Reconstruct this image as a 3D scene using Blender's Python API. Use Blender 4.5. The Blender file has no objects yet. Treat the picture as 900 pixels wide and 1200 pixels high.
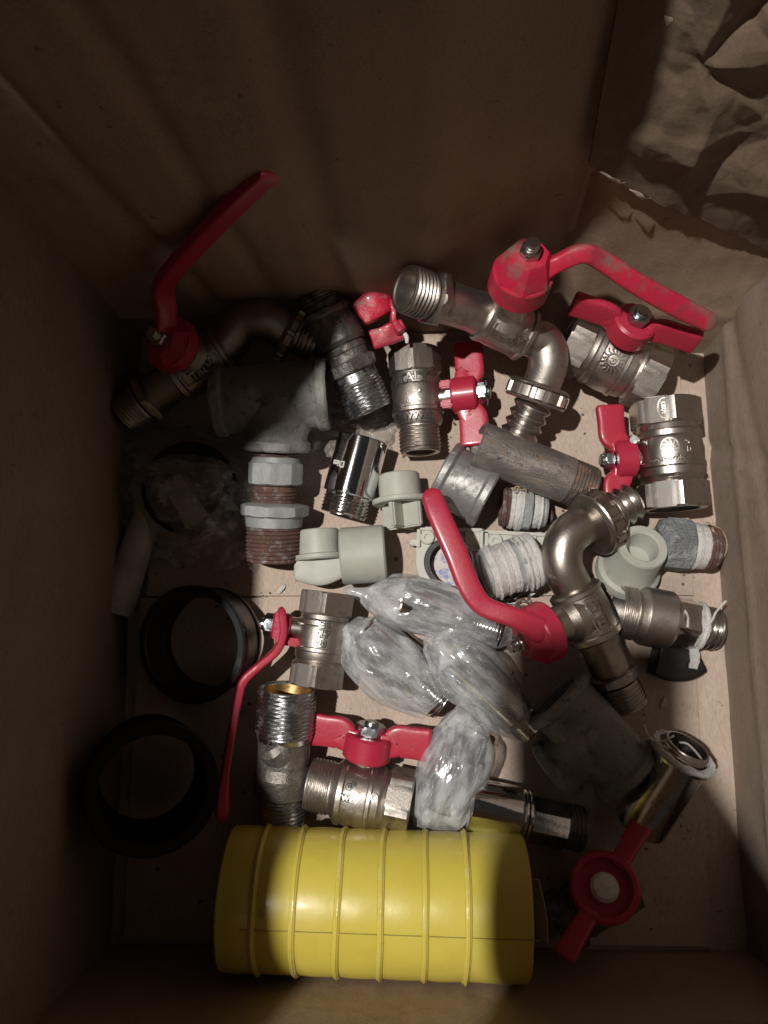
import bpy, bmesh, math, random
from mathutils import Vector, Matrix, noise
random.seed(7)
SC = bpy.context.scene
COL = SC.collection
S = 0.001            # everything below is written in millimetres
PI = math.pi
V = Vector
# ---------------------------------------------------------------- camera
CZ = 400.0
FOC = 900.0
nad = V((30, -135, -FOC)).normalized()
Zc = -nad
Xc = (V((1, 0, 0)) - Zc * Zc.x).normalized()
Yc = Zc.cross(Xc)
R = Matrix((Xc, Yc, Zc))

def ray(px, py): return R @ V((px - 450, 600 - py, -FOC))
def P(px, py, z=0.0):
    d = ray(px, py)
    return V((0, 0, CZ)) + d * ((z - CZ) / d.z)
def PYW(px, py, y):
    d = ray(px, py)
    return V((0, 0, CZ)) + d * (y / d.y)
def PXW(px, py, x):
    d = ray(px, py)
    return V((0, 0, CZ)) + d * (x / d.x)

camd = bpy.data.cameras.new('camera')
cam = bpy.data.objects.new('camera', camd)
COL.objects.link(cam)
M4 = R.to_4x4()
M4.translation = V((0, 0, CZ)) * S
cam.matrix_world = M4
camd.sensor_fit = 'VERTICAL'
camd.sensor_height = 24.0
camd.lens = 24.0 * FOC / 1200.0
camd.clip_start = 0.01
camd.clip_end = 50
SC.camera = cam

# ---------------------------------------------------------------- mesh helpers
def frame(A, B, up=V((0, 0, 1))):
    x = (B - A).normalized()
    y = up - x * up.dot(x)
    if y.length < 1e-5: y = V((0, 1, 0)) - x * x.y
    y.normalize()
    z = x.cross(y)
    m = Matrix((x, y, z)).transposed().to_4x4()
    m.translation = A
    return m

INV = {}
class MB:
    def __init__(s): s.v = []; s.f = []
    def add(s, vf, M=None):
        v, f = vf
        o = len(s.v)
        s.v += [(M @ q if M is not None else q) for q in v]
        s.f += [tuple(i + o for i in q) for q in f]
        return s
    def rough(s, amp, scale):
        s.v = [q + noise.noise_vector(q * scale) * amp for q in s.v]
        return s
    def build(s, name, mat, parent=None, sharp=24, fix=True):
        me = bpy.data.meshes.new(name)
        inv = INV[parent.name] if parent is not None else None
        if inv is not None:
            im = inv
            vs = [(im @ (q * S)) for q in s.v]
        else: vs = [q * S for q in s.v]
        me.from_pydata([tuple(q) for q in vs], [], s.f)
        if fix:
            bm = bmesh.new(); bm.from_mesh(me)
            bmesh.ops.recalc_face_normals(bm, faces=bm.faces)
            bm.to_mesh(me); bm.free()
        for p in me.polygons: p.use_smooth = True
        me.set_sharp_from_angle(angle=math.radians(sharp))
        me.materials.append(mat)
        o = bpy.data.objects.new(name, me)
        COL.objects.link(o)
        if parent is not None:
            o.parent = parent
            INV[o.name] = inv
        return o

ALL = []
def thing(name, label, cat, A=V((0, 0, 0)), B=None, up=V((0, 0, 1)), group=None):
    o = bpy.data.objects.new(name, None)
    COL.objects.link(o)
    M = frame(A, B, up) if B is not None else Matrix.Translation(A)
    M = M.copy(); M.translation = A * S
    o.matrix_world = M
    o.empty_display_size = 0.01
    o['label'] = label; o['category'] = cat
    if group: o['group'] = group
    inv = M.inverted()
    INV[o.name] = inv
    ALL.append(o)
    return o
def single(o, label, cat, group=None):
    o['label'] = label; o['category'] = cat
    if group: o['group'] = group
    return o

def rings_mesh(rings, cap0=True, cap1=True, closed=True):
    n = len(rings[0]); v = []; f = []
    for r in rings: v += r
    for i in range(len(rings) - 1):
        for j in range(n if closed else n - 1):
            k = (j + 1) % n
            f.append((i * n + j, i * n + k, (i + 1) * n + k, (i + 1) * n + j))
    if cap0:
        c = sum(rings[0], V((0, 0, 0))) / n; v.append(c)
        for j in range(n): f.append((len(v) - 1, (j + 1) % n, j))
    if cap1:
        c = sum(rings[-1], V((0, 0, 0))) / n; v.append(c); b = (len(rings) - 1) * n
        for j in range(n): f.append((len(v) - 1, b + j, b + (j + 1) % n))
    return v, f

def turned(spec, n=64, rot=0.0, cap0=True, cap1=True):
    """profile along +X. p: (x, r); cyl: chamfered cylinder; hex: n-gon prism; th: helical thread; kn: ribs."""
    rings = []
    th = [2 * PI * i / n for i in range(n)]
    def ring(x, fr): rings.append([V((x, fr(t) * math.cos(t + rot), fr(t) * math.sin(t + rot))) for t in th])
    for s in spec:
        k = s[0]
        if k == 'p':
            r = s[2]; ring(s[1], lambda t: r)
        elif k == 'cyl':
            x0, x1, r = s[1:4]; c = s[4] if len(s) > 4 else 0.5
            sg = 1 if x1 > x0 else -1
            ring(x0, lambda t: r - c); ring(x0 + sg * c, lambda t: r); ring(x1 - sg * c, lambda t: r); ring(x1, lambda t: r - c)
        elif k == 'hex':
            x0, x1, af = s[1:4]; ns = s[4] if len(s) > 4 else 6
            ap = af / 2; st = 2 * PI / ns
            Rc = ap + (ap / math.cos(st / 2) - ap) * 0.93
            def fh(t, lim): return min(ap / math.cos((t % st) - st / 2), lim)
            c = 0.9 if ns < 8 else 0.5
            lo = ap + (Rc - ap) * 0.25
            ring(x0, lambda t: fh(t, ap * 0.985)); ring(x0 + 0.25, lambda t: fh(t, lo)); ring(x0 + c, lambda t: fh(t, Rc))
            ring(x1 - c, lambda t: fh(t, Rc)); ring(x1 - 0.25, lambda t: fh(t, lo)); ring(x1, lambda t: fh(t, ap * 0.985))
        elif k == 'th':
            x0, x1, r, pt = s[1:5]
            amp = s[5] if len(s) > 5 else pt * 0.42
            m = max(8, int(abs(x1 - x0) / pt * 8))
            for q in range(m + 1):
                x = x0 + (x1 - x0) * q / m
                e = min(1, min(q, m - q) / 7.0)
                def ft(t):
                    u = (x / pt - t / (2 * PI)) % 1.0
                    tr = abs(2 * u - 1)
                    tr = min(1, max(0, (tr - 0.12) / 0.72))
                    return r - amp + amp * tr * e
                ring(x, ft)
        elif k == 'kn':
            x0, x1, r, cnt, d = s[1:6]
            def fk(t):
                u = (t * cnt / (2 * PI)) % 1.0
                return r - d * (1 if 0.28 < u < 0.62 else 0)
            ring(x0, lambda t: r - d * 1.3); ring(x0 + 0.6, fk); ring(x1 - 0.6, fk); ring(x1, lambda t: r - d * 1.3)
    return rings_mesh(rings, cap0, cap1)

def bore(x0, x1, d, ri0, ri1=None, mid=None):
    ri1 = ri1 or ri0
    return [('p', x0 + d, ri0 * 0.9), ('p', x0 + d * 0.96, ri0), ('p', x0, ri0)], [('p', x1, ri1), ('p', x1 - d * 0.96, ri1), ('p', x1 - d, ri1 * 0.9)]

def cr(p0, p1, p2, p3, t):
    return tuple(0.5 * ((2 * b) + (-a + c) * t + (2 * a - 5 * b + 4 * c - d) * t * t + (-a + 3 * b - 3 * c + d) * t ** 3) for a, b, c, d in zip(p0, p1, p2, p3))
def smooth_path(pts, sub):
    if sub <= 1: return pts
    out = []
    q = [pts[0]] + list(pts) + [pts[-1]]
    for i in range(1, len(q) - 2):
        for k in range(sub): out.append(cr(q[i - 1], q[i], q[i + 1], q[i + 2], k / sub))
    out.append(tuple(pts[-1]))
    return out

def sweep(pts, up=V((0, 0, 1)), n=24, e=1.0, sub=8, cap=True, round_ends=0.0):
    """pts: (Vector, a, b): a = half size across, b = half size along up."""
    raw = [(p.x, p.y, p.z, a, b) for p, a, b in pts]
    pp = smooth_path(raw, sub)
    if round_ends > 0:
        def endcap(seq):
            p0 = V(seq[0][:3]); p1 = V(seq[1][:3]); d = (p0 - p1).normalized()
            res = []
            for k in (5, 4, 3, 2, 1):
                an = k / 5.15 * PI / 2
                q = p0 + d * round_ends * math.sin(an)
                c = math.cos(an)
                res.append((q.x, q.y, q.z, max(0.05, seq[0][3] - (1 - c) * min(round_ends, seq[0][3])), max(0.05, seq[0][4] - (1 - c) * min(round_ends, seq[0][4], max(1.2, seq[0][4] * .5)))))
            return res
        pp = endcap(pp) + list(pp) + endcap(list(reversed(pp)))[::-1]
    rings = []
    for i, q in enumerate(pp):
        a = V(pp[max(0, i - 1)][:3]); b = V(pp[min(len(pp) - 1, i + 1)][:3])
        t = (b - a).normalized()
        s = t.cross(up)
        if s.length < 1e-4: s = V((1, 0, 0))
        s.normalize(); u = s.cross(t)
        c = V(q[:3]); rr = []
        for j in range(n):
            w = 2 * PI * j / n
            cw, sw = math.cos(w), math.sin(w)
            rr.append(c + s * (q[3] * math.copysign(abs(cw) ** e, cw)) + u * (q[4] * math.copysign(abs(sw) ** e, sw)))
        rings.append(rr)
    return rings_mesh(rings, cap, cap)

def tube(pts, r, n=16, sub=8, up=V((0, 0, 1))):
    if not isinstance(r, (list, tuple)): r = [r] * len(pts)
    return sweep([(p, q, q) for p, q in zip(pts, r)], up, n, 1.0, sub)

def boxm(c, sx, sy, sz, M=None, ch=0.4):
    """chamfered box centred at c (local) """
    bm = bmesh.new()
    bmesh.ops.create_cube(bm, size=1)
    for q in bm.verts: q.co = V((q.co.x * sx, q.co.y * sy, q.co.z * sz))
    bmesh.ops.bevel(bm, geom=list(bm.edges), offset=ch, segments=2, affect='EDGES')
    v = [q.co + c for q in bm.verts]; bm.verts.index_update()
    f = [tuple(x.index for x in fc.verts) for fc in bm.faces]
    bm.free()
    if M is not None: v = [M @ q for q in v]
    return v, f

def prism(poly, z0, z1, holes=()):
    """extrude 2D polygon (list of (x,y)) with holes"""
    from mathutils.geometry import tessellate_polygon
    loops = [poly] + list(holes)
    tris = tessellate_polygon([[V((a, b, 0)) for a, b in l] for l in loops])
    flat = [q for l in loops for q in l]
    n = len(flat)
    v = [V((a, b, z0)) for a, b in flat] + [V((a, b, z1)) for a, b in flat]
    f = [tuple(t) for t in tris] + [tuple(i + n for i in reversed(t)) for t in tris]
    o = 0
    for l in loops:
        m = len(l)
        for i in range(m):
            j = (i + 1) % m
            f.append((o + i, o + j, o + j + n, o + i + n))
        o += m
    return v, f

# ---- raised writing and marks, bent round a cylinder whose axis is local +X
_dg = None
def text_mesh(s, size, ext=0.25, font_bold=0.0):
    cu = bpy.data.curves.new('writing', 'FONT')
    cu.body = s; cu.size = size; cu.extrude = ext; cu.offset = font_bold
    cu.align_x = 'CENTER'; cu.align_y = 'CENTER'; cu.resolution_u = 3
    o = bpy.data.objects.new('writing', cu)
    COL.objects.link(o)
    dg = bpy.context.evaluated_depsgraph_get(); dg.update()
    me = bpy.data.meshes.new_from_object(o.evaluated_get(dg))
    v = [q.co.copy() for q in me.vertices]; f = [tuple(p.vertices) for p in me.polygons]
    bpy.data.meshes.remove(me); bpy.data.objects.remove(o); bpy.data.curves.remove(cu)
    return v, f
def strip(pl, w, h=0.25, closed=False):
    v = []; f = []
    segs = list(zip(pl, pl[1:])) + ([(pl[-1], pl[0])] if closed else [])
    for (a, b), (c, d) in segs:
        dx, dy = c - a, d - b; L = math.hypot(dx, dy) or 1
        nx, ny = -dy / L * w / 2, dx / L * w / 2; ex, ey = dx / L * w * .3, dy / L * w * .3
        o = len(v)
        for z in (-h, h):
            v += [V((a + nx - ex, b + ny - ey, z)), V((c + nx + ex, d + ny + ey, z)), V((c - nx + ex, d - ny + ey, z)), V((a - nx - ex, b - ny - ey, z))]
        f += [(o, o + 1, o + 2, o + 3), (o + 4, o + 5, o + 6, o + 7), (o, o + 1, o + 5, o + 4), (o + 1, o + 2, o + 6, o + 5), (o + 2, o + 3, o + 7, o + 6), (o + 3, o, o + 4, o + 7)]
    return v, f
def bend(vf, r, x0, th0, udir=(0, 1), vdir=(-1, 0), flat=False):
    """udir / vdir: (along axis, around) for the mark's right and up directions."""
    v, f = vf; out = []
    for q in v:
        x = x0 + udir[0] * q.x + vdir[0] * q.y
        s = udir[1] * q.x + vdir[1] * q.y
        if flat:
            er = V((0, math.cos(th0), math.sin(th0))); et = V((0, -math.sin(th0), math.cos(th0)))
            out.append(V((x, 0, 0)) + er * (r + q.z) + et * s)
        else:
            t = th0 + s / r
            out.append(V((x, (r + q.z) * math.cos(t), (r + q.z) * math.sin(t))))
    return out, f
def circ(cx, cy, r, n=18, a0=0, a1=2 * PI):
    return [(cx + r * math.cos(a0 + (a1 - a0) * i / n), cy + r * math.sin(a0 + (a1 - a0) * i / n)) for i in range(n + 1)]

# ---------------------------------------------------------------- materials
def nt(name):
    m = bpy.data.materials.new(name); m.use_nodes = True
    t = m.node_tree
    return m, t, t.nodes['Principled BSDF'], t.nodes['Material Output']
def node(t, k, **kw):
    n = t.nodes.new(k)
    for a, b in kw.items():
        if a.startswith('i_'):
            key = a[2:].replace('_', ' ')
            n.inputs[int(key) if key.isdigit() else key].default_value = b
        else: setattr(n, a, b)
    return n
def noise_fac(t, co, scale, lo, hi, detail=4, rough=0.6, stretch=None, kind='n', seed=0):
    src = co
    if stretch or seed:
        mp = node(t, 'ShaderNodeMapping')
        mp.inputs['Scale'].default_value = stretch or (1, 1, 1)
        mp.inputs['Location'].default_value = (seed, seed * .7, seed * .3)
        t.links.new(co, mp.inputs[0]); src = mp.outputs[0]
    if kind == 'v':
        nn = node(t, 'ShaderNodeTexVoronoi', feature='DISTANCE_TO_EDGE'); nn.inputs['Scale'].default_value = scale
    else:
        nn = node(t, 'ShaderNodeTexNoise')
        if kind == 'r': nn.noise_type = 'RIDGED_MULTIFRACTAL'; nn.normalize = False; nn.inputs['Gain'].default_value = 1.6; nn.inputs['Offset'].default_value = .9
        nn.inputs['Scale'].default_value = scale
        nn.inputs['Detail'].default_value = detail; nn.inputs['Roughness'].default_value = rough
    t.links.new(src, nn.inputs['Vector'])
    mr = node(t, 'ShaderNodeMapRange', interpolation_type='SMOOTHSTEP')
    mr.inputs[1].default_value = lo; mr.inputs[2].default_value = hi
    t.links.new(nn.outputs[0], mr.inputs[0])
    return mr.outputs[0]
def mixc(t, f, a, b):
    m = node(t, 'ShaderNodeMix', data_type='RGBA')
    t.links.new(f, m.inputs[0])
    for i, c in ((6, a), (7, b)):
        if isinstance(c, tuple): m.inputs[i].default_value = (*c[:3], 1)
        else: t.links.new(c, m.inputs[i])
    return m.outputs[2]
def mixf(t, f, a, b):
    m = node(t, 'ShaderNodeMix', data_type='FLOAT')
    t.links.new(f, m.inputs[0])
    for i, c in ((2, a), (3, b)):
        if isinstance(c, (int, float)): m.inputs[i].default_value = c
        else: t.links.new(c, m.inputs[i])
    return m.outputs[0]

def mat(name, base, rough=.5, metal=0.0, layers=(), bumps=(), spec=.5, sss=0, coat=0, trans=0):
    """layers: (colour, scale, lo, hi, rough, metal[, stretch]); bumps: (scale, strength, dist_mm[, stretch])"""
    m, t, b, out = nt(name)
    co = node(t, 'ShaderNodeTexCoord').outputs['Object']
    c = tuple(base); r = rough; me = metal
    for i, L in enumerate(layers):
        fac = noise_fac(t, co, L[1], L[2], L[3], stretch=(L[6] if len(L) > 6 else None), seed=3.1 * (i + 1))
        c = mixc(t, fac, c, tuple(L[0])); r = mixf(t, fac, r, L[4]); me = mixf(t, fac, me, L[5])
    for val, nm in ((c, 'Base Color'), (r, 'Roughness'), (me, 'Metallic')):
        if isinstance(val, tuple): b.inputs[nm].default_value = (*val[:3], 1)
        elif isinstance(val, (int, float)): b.inputs[nm].default_value = val
        else: t.links.new(val, b.inputs[nm])
    prev = None
    for i, q in enumerate(bumps):
        fac = noise_fac(t, co, q[0], 0.25, 0.75, detail=5, stretch=(q[3] if len(q) > 3 else None), seed=1.7 * (i + 1))
        bp = node(t, 'ShaderNodeBump'); bp.inputs['Strength'].default_value = q[1]; bp.inputs['Distance'].default_value = q[2] * S
        t.links.new(fac, bp.inputs['Height'])
        if prev: t.links.new(prev, bp.inputs['Normal'])
        prev = bp.outputs[0]
    if prev: t.links.new(prev, b.inputs['Normal'])
    b.inputs['Specular IOR Level'].default_value = spec
    if sss:
        b.inputs['Subsurface Weight'].default_value = sss; b.inputs['Subsurface Radius'].default_value = (0.004, 0.003, 0.002); b.inputs['Subsurface Scale'].default_value = 1.0
    if coat: b.inputs['Coat Weight'].default_value = coat; b.inputs['Coat Roughness'].default_value = .15
    if trans: b.inputs['Transmission Weight'].default_value = trans
    return m

NICKEL = mat('nickel_cast', (.50, .46, .42), .41, 1, [((.27, .235, .205), 150, .45, .75, .52, 1), ((.40, .345, .29), 40, .5, .8, .45, 1)], [(900, .3, .10), (2600, .3, .06)])
NICKELM = mat('nickel_machined', (.50, .47, .435), .31, 1, [((.3, .26, .22), 200, .55, .8, .45, 1)], [(700, .2, .04, (1, 6, 6)), (2000, .2, .04)])
TAPMET = mat('tap_cast_nickel', (.44, .40, .355), .34, 1, [((.24, .21, .175), 110, .45, .78, .5, 1), ((.34, .27, .2), 35, .55, .8, .42, 1)], [(1100, .3, .1), (2600, .3, .06)])
CHROME = mat('chrome', (.74, .75, .77), .07, 1, [((.35, .34, .33), 220, .6, .85, .3, 1)], [(120, .15, .12)])
CHROMED = mat('chrome_dull', (.60, .585, .565), .16, 1, [((.3, .28, .26), 160, .5, .78, .42, 1)], [(300, .2, .1)])
GALV = mat('galvanised_iron', (.40, .395, .385), .48, .75, [((.19, .185, .175), 130, .42, .7, .6, .5), ((.62, .61, .58), 260, .6, .78, .6, .3)], [(420, .35, .22), (1800, .35, .12)])
GALVL = mat('galvanised_light', (.37, .385, .38), .55, .35, [((.3, .3, .29), 120, .5, .75, .6, .3), ((.2, .1, .07), 180, .68, .8, .8, 0)], [(420, .35, .22), (1800, .35, .12)])
DARKIRON = mat('dark_dusty_iron', (.20, .195, .18), .6, .3, [((.34, .33, .305), 60, .40, .72, .75, .05), ((.09, .085, .075), 260, .52, .76, .6, .3)], [(300, .45, .4), (1600, .4, .18)])
GRIME = mat('grimy_metal', (.21, .195, .175), .42, .8, [((.36, .34, .31), 140, .5, .72, .4, .9), ((.055, .05, .045), 240, .45, .7, .7, .2)], [(420, .5, .35), (1500, .45, .2)])
WORN = mat('worn_bright_thread', (.45, .455, .46), .28, 1, [((.13, .12, .11), 230, .48, .68, .55, .6)], [(1500, .3, .06)])
RUST = mat('rusty_thread', (.115, .062, .05), .8, .15, [((.30, .27, .25), 260, .5, .72, .6, .4), ((.17, .075, .05), 120, .55, .75, .9, 0)], [(900, .5, .25)])
PIPE = mat('weathered_steel_pipe', (.20, .185, .17), .5, .6, [((.34, .31, .28), 60, .42, .68, .5, .7, (1, 3, 3)), ((.22, .13, .08), 90, .56, .72, .8, .1), ((.08, .075, .07), 300, .6, .75, .7, .2)], [(300, .5, .4, (1, 4, 4)), (1500, .5, .2)])
RED = mat('red_paint', (.43, .024, .056), .38, 0, [((.20, .05, .05), 90, .62, .74, .6, 0), ((.42, .02, .045), 60, .4, .7, .42, 0), ((.40, .22, .20), 480, .70, .76, .6, 0)], [(260, .25, .2), (1500, .12, .08)], coat=.25)
REDW = mat('red_paint_worn', (.52, .018, .05), .4, 0, [((.42, .22, .2), 160, .56, .68, .6, 0), ((.34, .03, .05), 60, .45, .7, .5, 0)], [(300, .5, .3), (1200, .3, .15)], coat=.2)
REDDUST = mat('red_paint_dusty', (.48, .018, .05), .42, 0, [((.20, .10, .085), 55, .47, .66, .8, 0), ((.34, .03, .05), 150, .5, .7, .5, 0)], [(300, .3, .25)])
ZINC = mat('zinc_nut', (.40, .45, .46), .28, 1, [((.2, .2, .2), 300, .55, .75, .5, 1)], [(800, .3, .1)])
BRASS = mat('brass_bore', (.42, .27, .12), .45, 1, [((.2, .12, .05), 200, .5, .7, .6, 1)], [(700, .3, .1)])
PPR = mat('grey_plastic', (.44, .45, .395), .5, 0, [((.25, .235, .20), 75, .60, .80, .6, 0), ((.30, .28, .24), 420, .68, .76, .6, 0), ((.38, .385, .33), 60, .4, .75, .55, 0)], [(600, .12, .1)], sss=.08)
PPRD = mat('grey_plastic_clip', (.50, .50, .44), .5, 0, [((.40, .39, .34), 90, .5, .75, .55, 0)], [(500, .15, .1)])
TEFLON = mat('thread_tape', (.78, .77, .74), .6, 0, [((.55, .52, .47), 220, .56, .74, .7, 0)], [(500, .9, .6, (5, 1, 1)), (1500, .5, .25)])
BLACKP_SHADE = mat('black_plastic_shaded', (.007, .007, .006), .6, 0, [((.016, .015, .013), 70, .5, .75, .7, 0)], [(300, .2, .15)], spec=.25)  # black plastic with shade put into its colour, for the dim left rings
BLACKP = mat('black_plastic', (.012, .012, .012), .33, 0, [((.03, .028, .026), 90, .5, .75, .5, 0)], [(300, .15, .15)])
YELLOW = mat('yellow_plastic', (.62, .52, .085), .33, 0, [((.30, .23, .05), 330, .70, .78, .6, 0), ((.35, .27, .05), 60, .66, .80, .6, 0), ((.55, .44, .06), 28, .42, .7, .45, 0), ((.62, .52, .13), 16, .5, .8, .5, 0)], [(70, .2, .4), (900, .1, .06)], sss=.4, coat=.25)
YRIB = mat('yellow_film_edge', (.60, .49, .09), .25, 0, [((.64, .56, .22), 60, .5, .75, .35, 0)], [(300, .3, .3)], sss=.2)
SEALANT = mat('grey_sealant', (.20, .215, .22), .6, 0, [((.36, .37, .36), 150, .5, .7, .7, 0), ((.09, .09, .09), 90, .6, .75, .6, 0)], [(350, .9, 1.0), (1300, .5, .3)])
HEMP = mat('hemp_fibre', (.35, .25, .14), .8, 0, [((.5, .42, .3), 300, .5, .7, .8, 0)])
PALEP = mat('pale_plastic_tube', (.45, .42, .38), .45, 0, [((.35, .32, .29), 50, .45, .7, .5, 0)], [(300, .3, .2)], sss=.1)
DARKHOLE = mat('dark_bore', (.03, .026, .022), .8)
WHITEC = mat('white_plastic_cap', (.68, .67, .63), .45, 0, [((.5, .48, .45), 200, .5, .7, .5, 0)], [(500, .4, .3)])

def paper_mat():
    m, t, b, out = nt('blue_printed_paper')
    co = node(t, 'ShaderNodeTexCoord').outputs['Object']
    f = noise_fac(t, co, 70, .46, .56, stretch=(1, 2.2, 1))
    f2 = noise_fac(t, co, 420, .42, .6, seed=5)
    c = mixc(t, f, (.60, .54, .49), (.25, .27, .52)); c = mixc(t, f2, c, (.62, .57, .55))
    t.links.new(c, b.inputs['Base Color']); b.inputs['Roughness'].default_value = .7
    return m
PAPER = paper_mat()

def film_mat(name, lo, hi, tint=(.80, .82, .84), sc=110, stretch=(1, 3, 3)):
    m, t, b, out = nt(name)
    co = node(t, 'ShaderNodeTexCoord').outputs['Object']
    w = noise_fac(t, co, sc, .38, .66, detail=6, stretch=stretch)
    w2 = noise_fac(t, co, sc * 2.6, .5, .72, detail=5, stretch=stretch, seed=4)
    lw = node(t, 'ShaderNodeLayerWeight'); lw.inputs[0].default_value = .35
    b.inputs['Base Color'].default_value = (*tint, 1)
    b.inputs['Roughness'].default_value = .13
    b.inputs['Specular IOR Level'].default_value = 1.0
    prev = None
    for q, st, di in ((sc * .35, .6, 1.0), (sc * 1.3, .3, .3)):
        ff = noise_fac(t, co, q, .0, 1.6, detail=3, stretch=stretch, seed=q * .01, kind='r')
        bp = node(t, 'ShaderNodeBump'); bp.inputs['Strength'].default_value = st; bp.inputs['Distance'].default_value = di * S
        t.links.new(ff, bp.inputs['Height'])
        if prev: t.links.new(prev, bp.inputs['Normal'])
        prev = bp.outputs[0]
    t.links.new(prev, b.inputs['Normal']); t.links.new(prev, lw.inputs['Normal'])
    f = mixf(t, w, lo, hi)
    a1 = node(t, 'ShaderNodeMath', operation='MULTIPLY_ADD'); a1.inputs[1].default_value = .22
    t.links.new(w2, a1.inputs[0]); t.links.new(f, a1.inputs[2])
    a2 = node(t, 'ShaderNodeMath', operation='MULTIPLY_ADD', use_clamp=True); a2.inputs[1].default_value = .28
    t.links.new(lw.outputs['Facing'], a2.inputs[0]); t.links.new(a1.outputs[0], a2.inputs[2])
    tr = node(t, 'ShaderNodeBsdfTransparent'); tr.inputs[0].default_value = (.93, .93, .93, 1)
    mx = node(t, 'ShaderNodeMixShader')
    t.links.new(a2.outputs[0], mx.inputs[0]); t.links.new(tr.outputs[0], mx.inputs[1]); t.links.new(b.outputs[0], mx.inputs[2])
    t.links.new(mx.outputs[0], out.inputs[0])
    return m
FILM = film_mat('cloudy_plastic_film', .18, .54, (.70, .72, .74), sc=55)
FILMC = film_mat('clear_plastic_film', .16, .46, (.55, .51, .48), sc=60)
GRIMEM = mat('dirt_in_recess', (.06, .05, .042), .7, .3)

def cardboard(name, base, corr_axis=0, dark=(.10, .07, .045), strength=1.0, crump=0.0):
    m, t, b, out = nt(name)
    co = node(t, 'ShaderNodeTexCoord').outputs['Object']
    big = noise_fac(t, co, 9, .35, .7, detail=5)
    mid = noise_fac(t, co, 45, .35, .7, detail=6, seed=2)
    fib = noise_fac(t, co, 900, .3, .7, detail=3, stretch=(1, .35, 1), seed=3)
    spots = noise_fac(t, co, 240, .69, .76, detail=2, seed=6)
    c2 = tuple(x * .80 for x in base)
    c3 = tuple(min(1, x * 1.16) for x in base)
    c = mixc(t, big, tuple(base), c2)
    c = mixc(t, mid, c, mixc(t, mid, tuple(base), c2))
    c = mixc(t, fib, c, mixc(t, big, c3, tuple(base)))
    scuff = noise_fac(t, co, 70, .60, .70, detail=8, rough=.75, stretch=(1, 1, .35), seed=8)
    s2 = node(t, 'ShaderNodeMath', operation='MULTIPLY'); s2.inputs[1].default_value = .30; t.links.new(scuff, s2.inputs[0])
    c = mixc(t, s2.outputs[0], c, tuple(min(1, x * 1.45 + .03) for x in base))
    stain = noise_fac(t, co, 15, .56, .70, detail=7, rough=.7, seed=11)
    s3 = node(t, 'ShaderNodeMath', operation='MULTIPLY'); s3.inputs[1].default_value = .38; t.links.new(stain, s3.inputs[0])
    c = mixc(t, s3.outputs[0], c, tuple(x * .55 for x in base))
    sp = node(t, 'ShaderNodeMath', operation='MULTIPLY'); sp.inputs[1].default_value = .55; t.links.new(spots, sp.inputs[0])
    c = mixc(t, sp.outputs[0], c, dark)
    t.links.new(c, b.inputs['Base Color'])
    b.inputs['Roughness'].default_value = .82; b.inputs['Specular IOR Level'].default_value = .25
    # corrugation shows as faint parallel ridges
    wv = node(t, 'ShaderNodeTexWave', wave_type='BANDS', bands_direction=('X', 'Y', 'Z')[corr_axis])
    wv.inputs['Scale'].default_value = 32; wv.inputs['Distortion'].default_value = .8; wv.inputs['Detail'].default_value = 2
    t.links.new(co, wv.inputs[0])
    prev = None
    for src, st, di in ((wv.outputs[1], .30 * strength, .3), (noise_fac(t, co, 22, .3, .7, detail=4, rough=.45), .35 * strength, 1.6), (fib, .25, .12)):
        bp = node(t, 'ShaderNodeBump'); bp.inputs['Strength'].default_value = st; bp.inputs['Distance'].default_value = di * S
        t.links.new(src, bp.inputs['Height'])
        if prev: t.links.new(prev, bp.inputs['Normal'])
        prev = bp.outputs[0]
    t.links.new(prev, b.inputs['Normal'])
    return m
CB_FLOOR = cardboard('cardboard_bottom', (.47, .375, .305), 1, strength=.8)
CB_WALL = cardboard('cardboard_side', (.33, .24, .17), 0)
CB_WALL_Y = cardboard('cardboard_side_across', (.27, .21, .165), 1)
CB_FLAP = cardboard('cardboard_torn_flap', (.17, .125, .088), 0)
CB_TORN = cardboard('cardboard_torn_edge', (.52, .45, .37), 2)
# ================================================================ the box
XW = P(148, 700).x; XE = P(850, 700).x; YN = P(480, 388).y; YS = P(480, 1113).y
WH = 284.0
box = thing('cardboard_box', 'open brown cardboard box holding all the loose plumbing fittings', 'box', V((XW, YS, -6)))

_lat = {}
def lat(i, j, seed):
    k = (i, j, seed)
    if k not in _lat:
        r_ = random.Random(i * 7919 + j * 104729 + int(seed * 100) * 31); _lat[k] = r_.uniform(-1, 1)
    return _lat[k]
def crumple(u, v, seed):
    """flat facets that meet in sharp folds, like board or paper that has been bent"""
    u += .55 * noise.noise(V((u * .8, v * .8, seed))); v += .55 * noise.noise(V((u * .8 + 9, v * .8, seed)))
    u += v * .35
    i, j = math.floor(u), math.floor(v); a, c = u - i, v - j
    if (i + j) % 2:
        if a + c < 1: return lat(i, j, seed) + a * (lat(i + 1, j, seed) - lat(i, j, seed)) + c * (lat(i, j + 1, seed) - lat(i, j, seed))
        return lat(i + 1, j + 1, seed) + (1 - a) * (lat(i, j + 1, seed) - lat(i + 1, j + 1, seed)) + (1 - c) * (lat(i + 1, j, seed) - lat(i + 1, j + 1, seed))
    if a > c: return lat(i, j, seed) + a * (lat(i + 1, j, seed) - lat(i, j, seed)) + c * (lat(i + 1, j + 1, seed) - lat(i + 1, j, seed))
    return lat(i, j, seed) + c * (lat(i, j + 1, seed) - lat(i, j, seed)) + a * (lat(i + 1, j + 1, seed) - lat(i, j + 1, seed))
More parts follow.
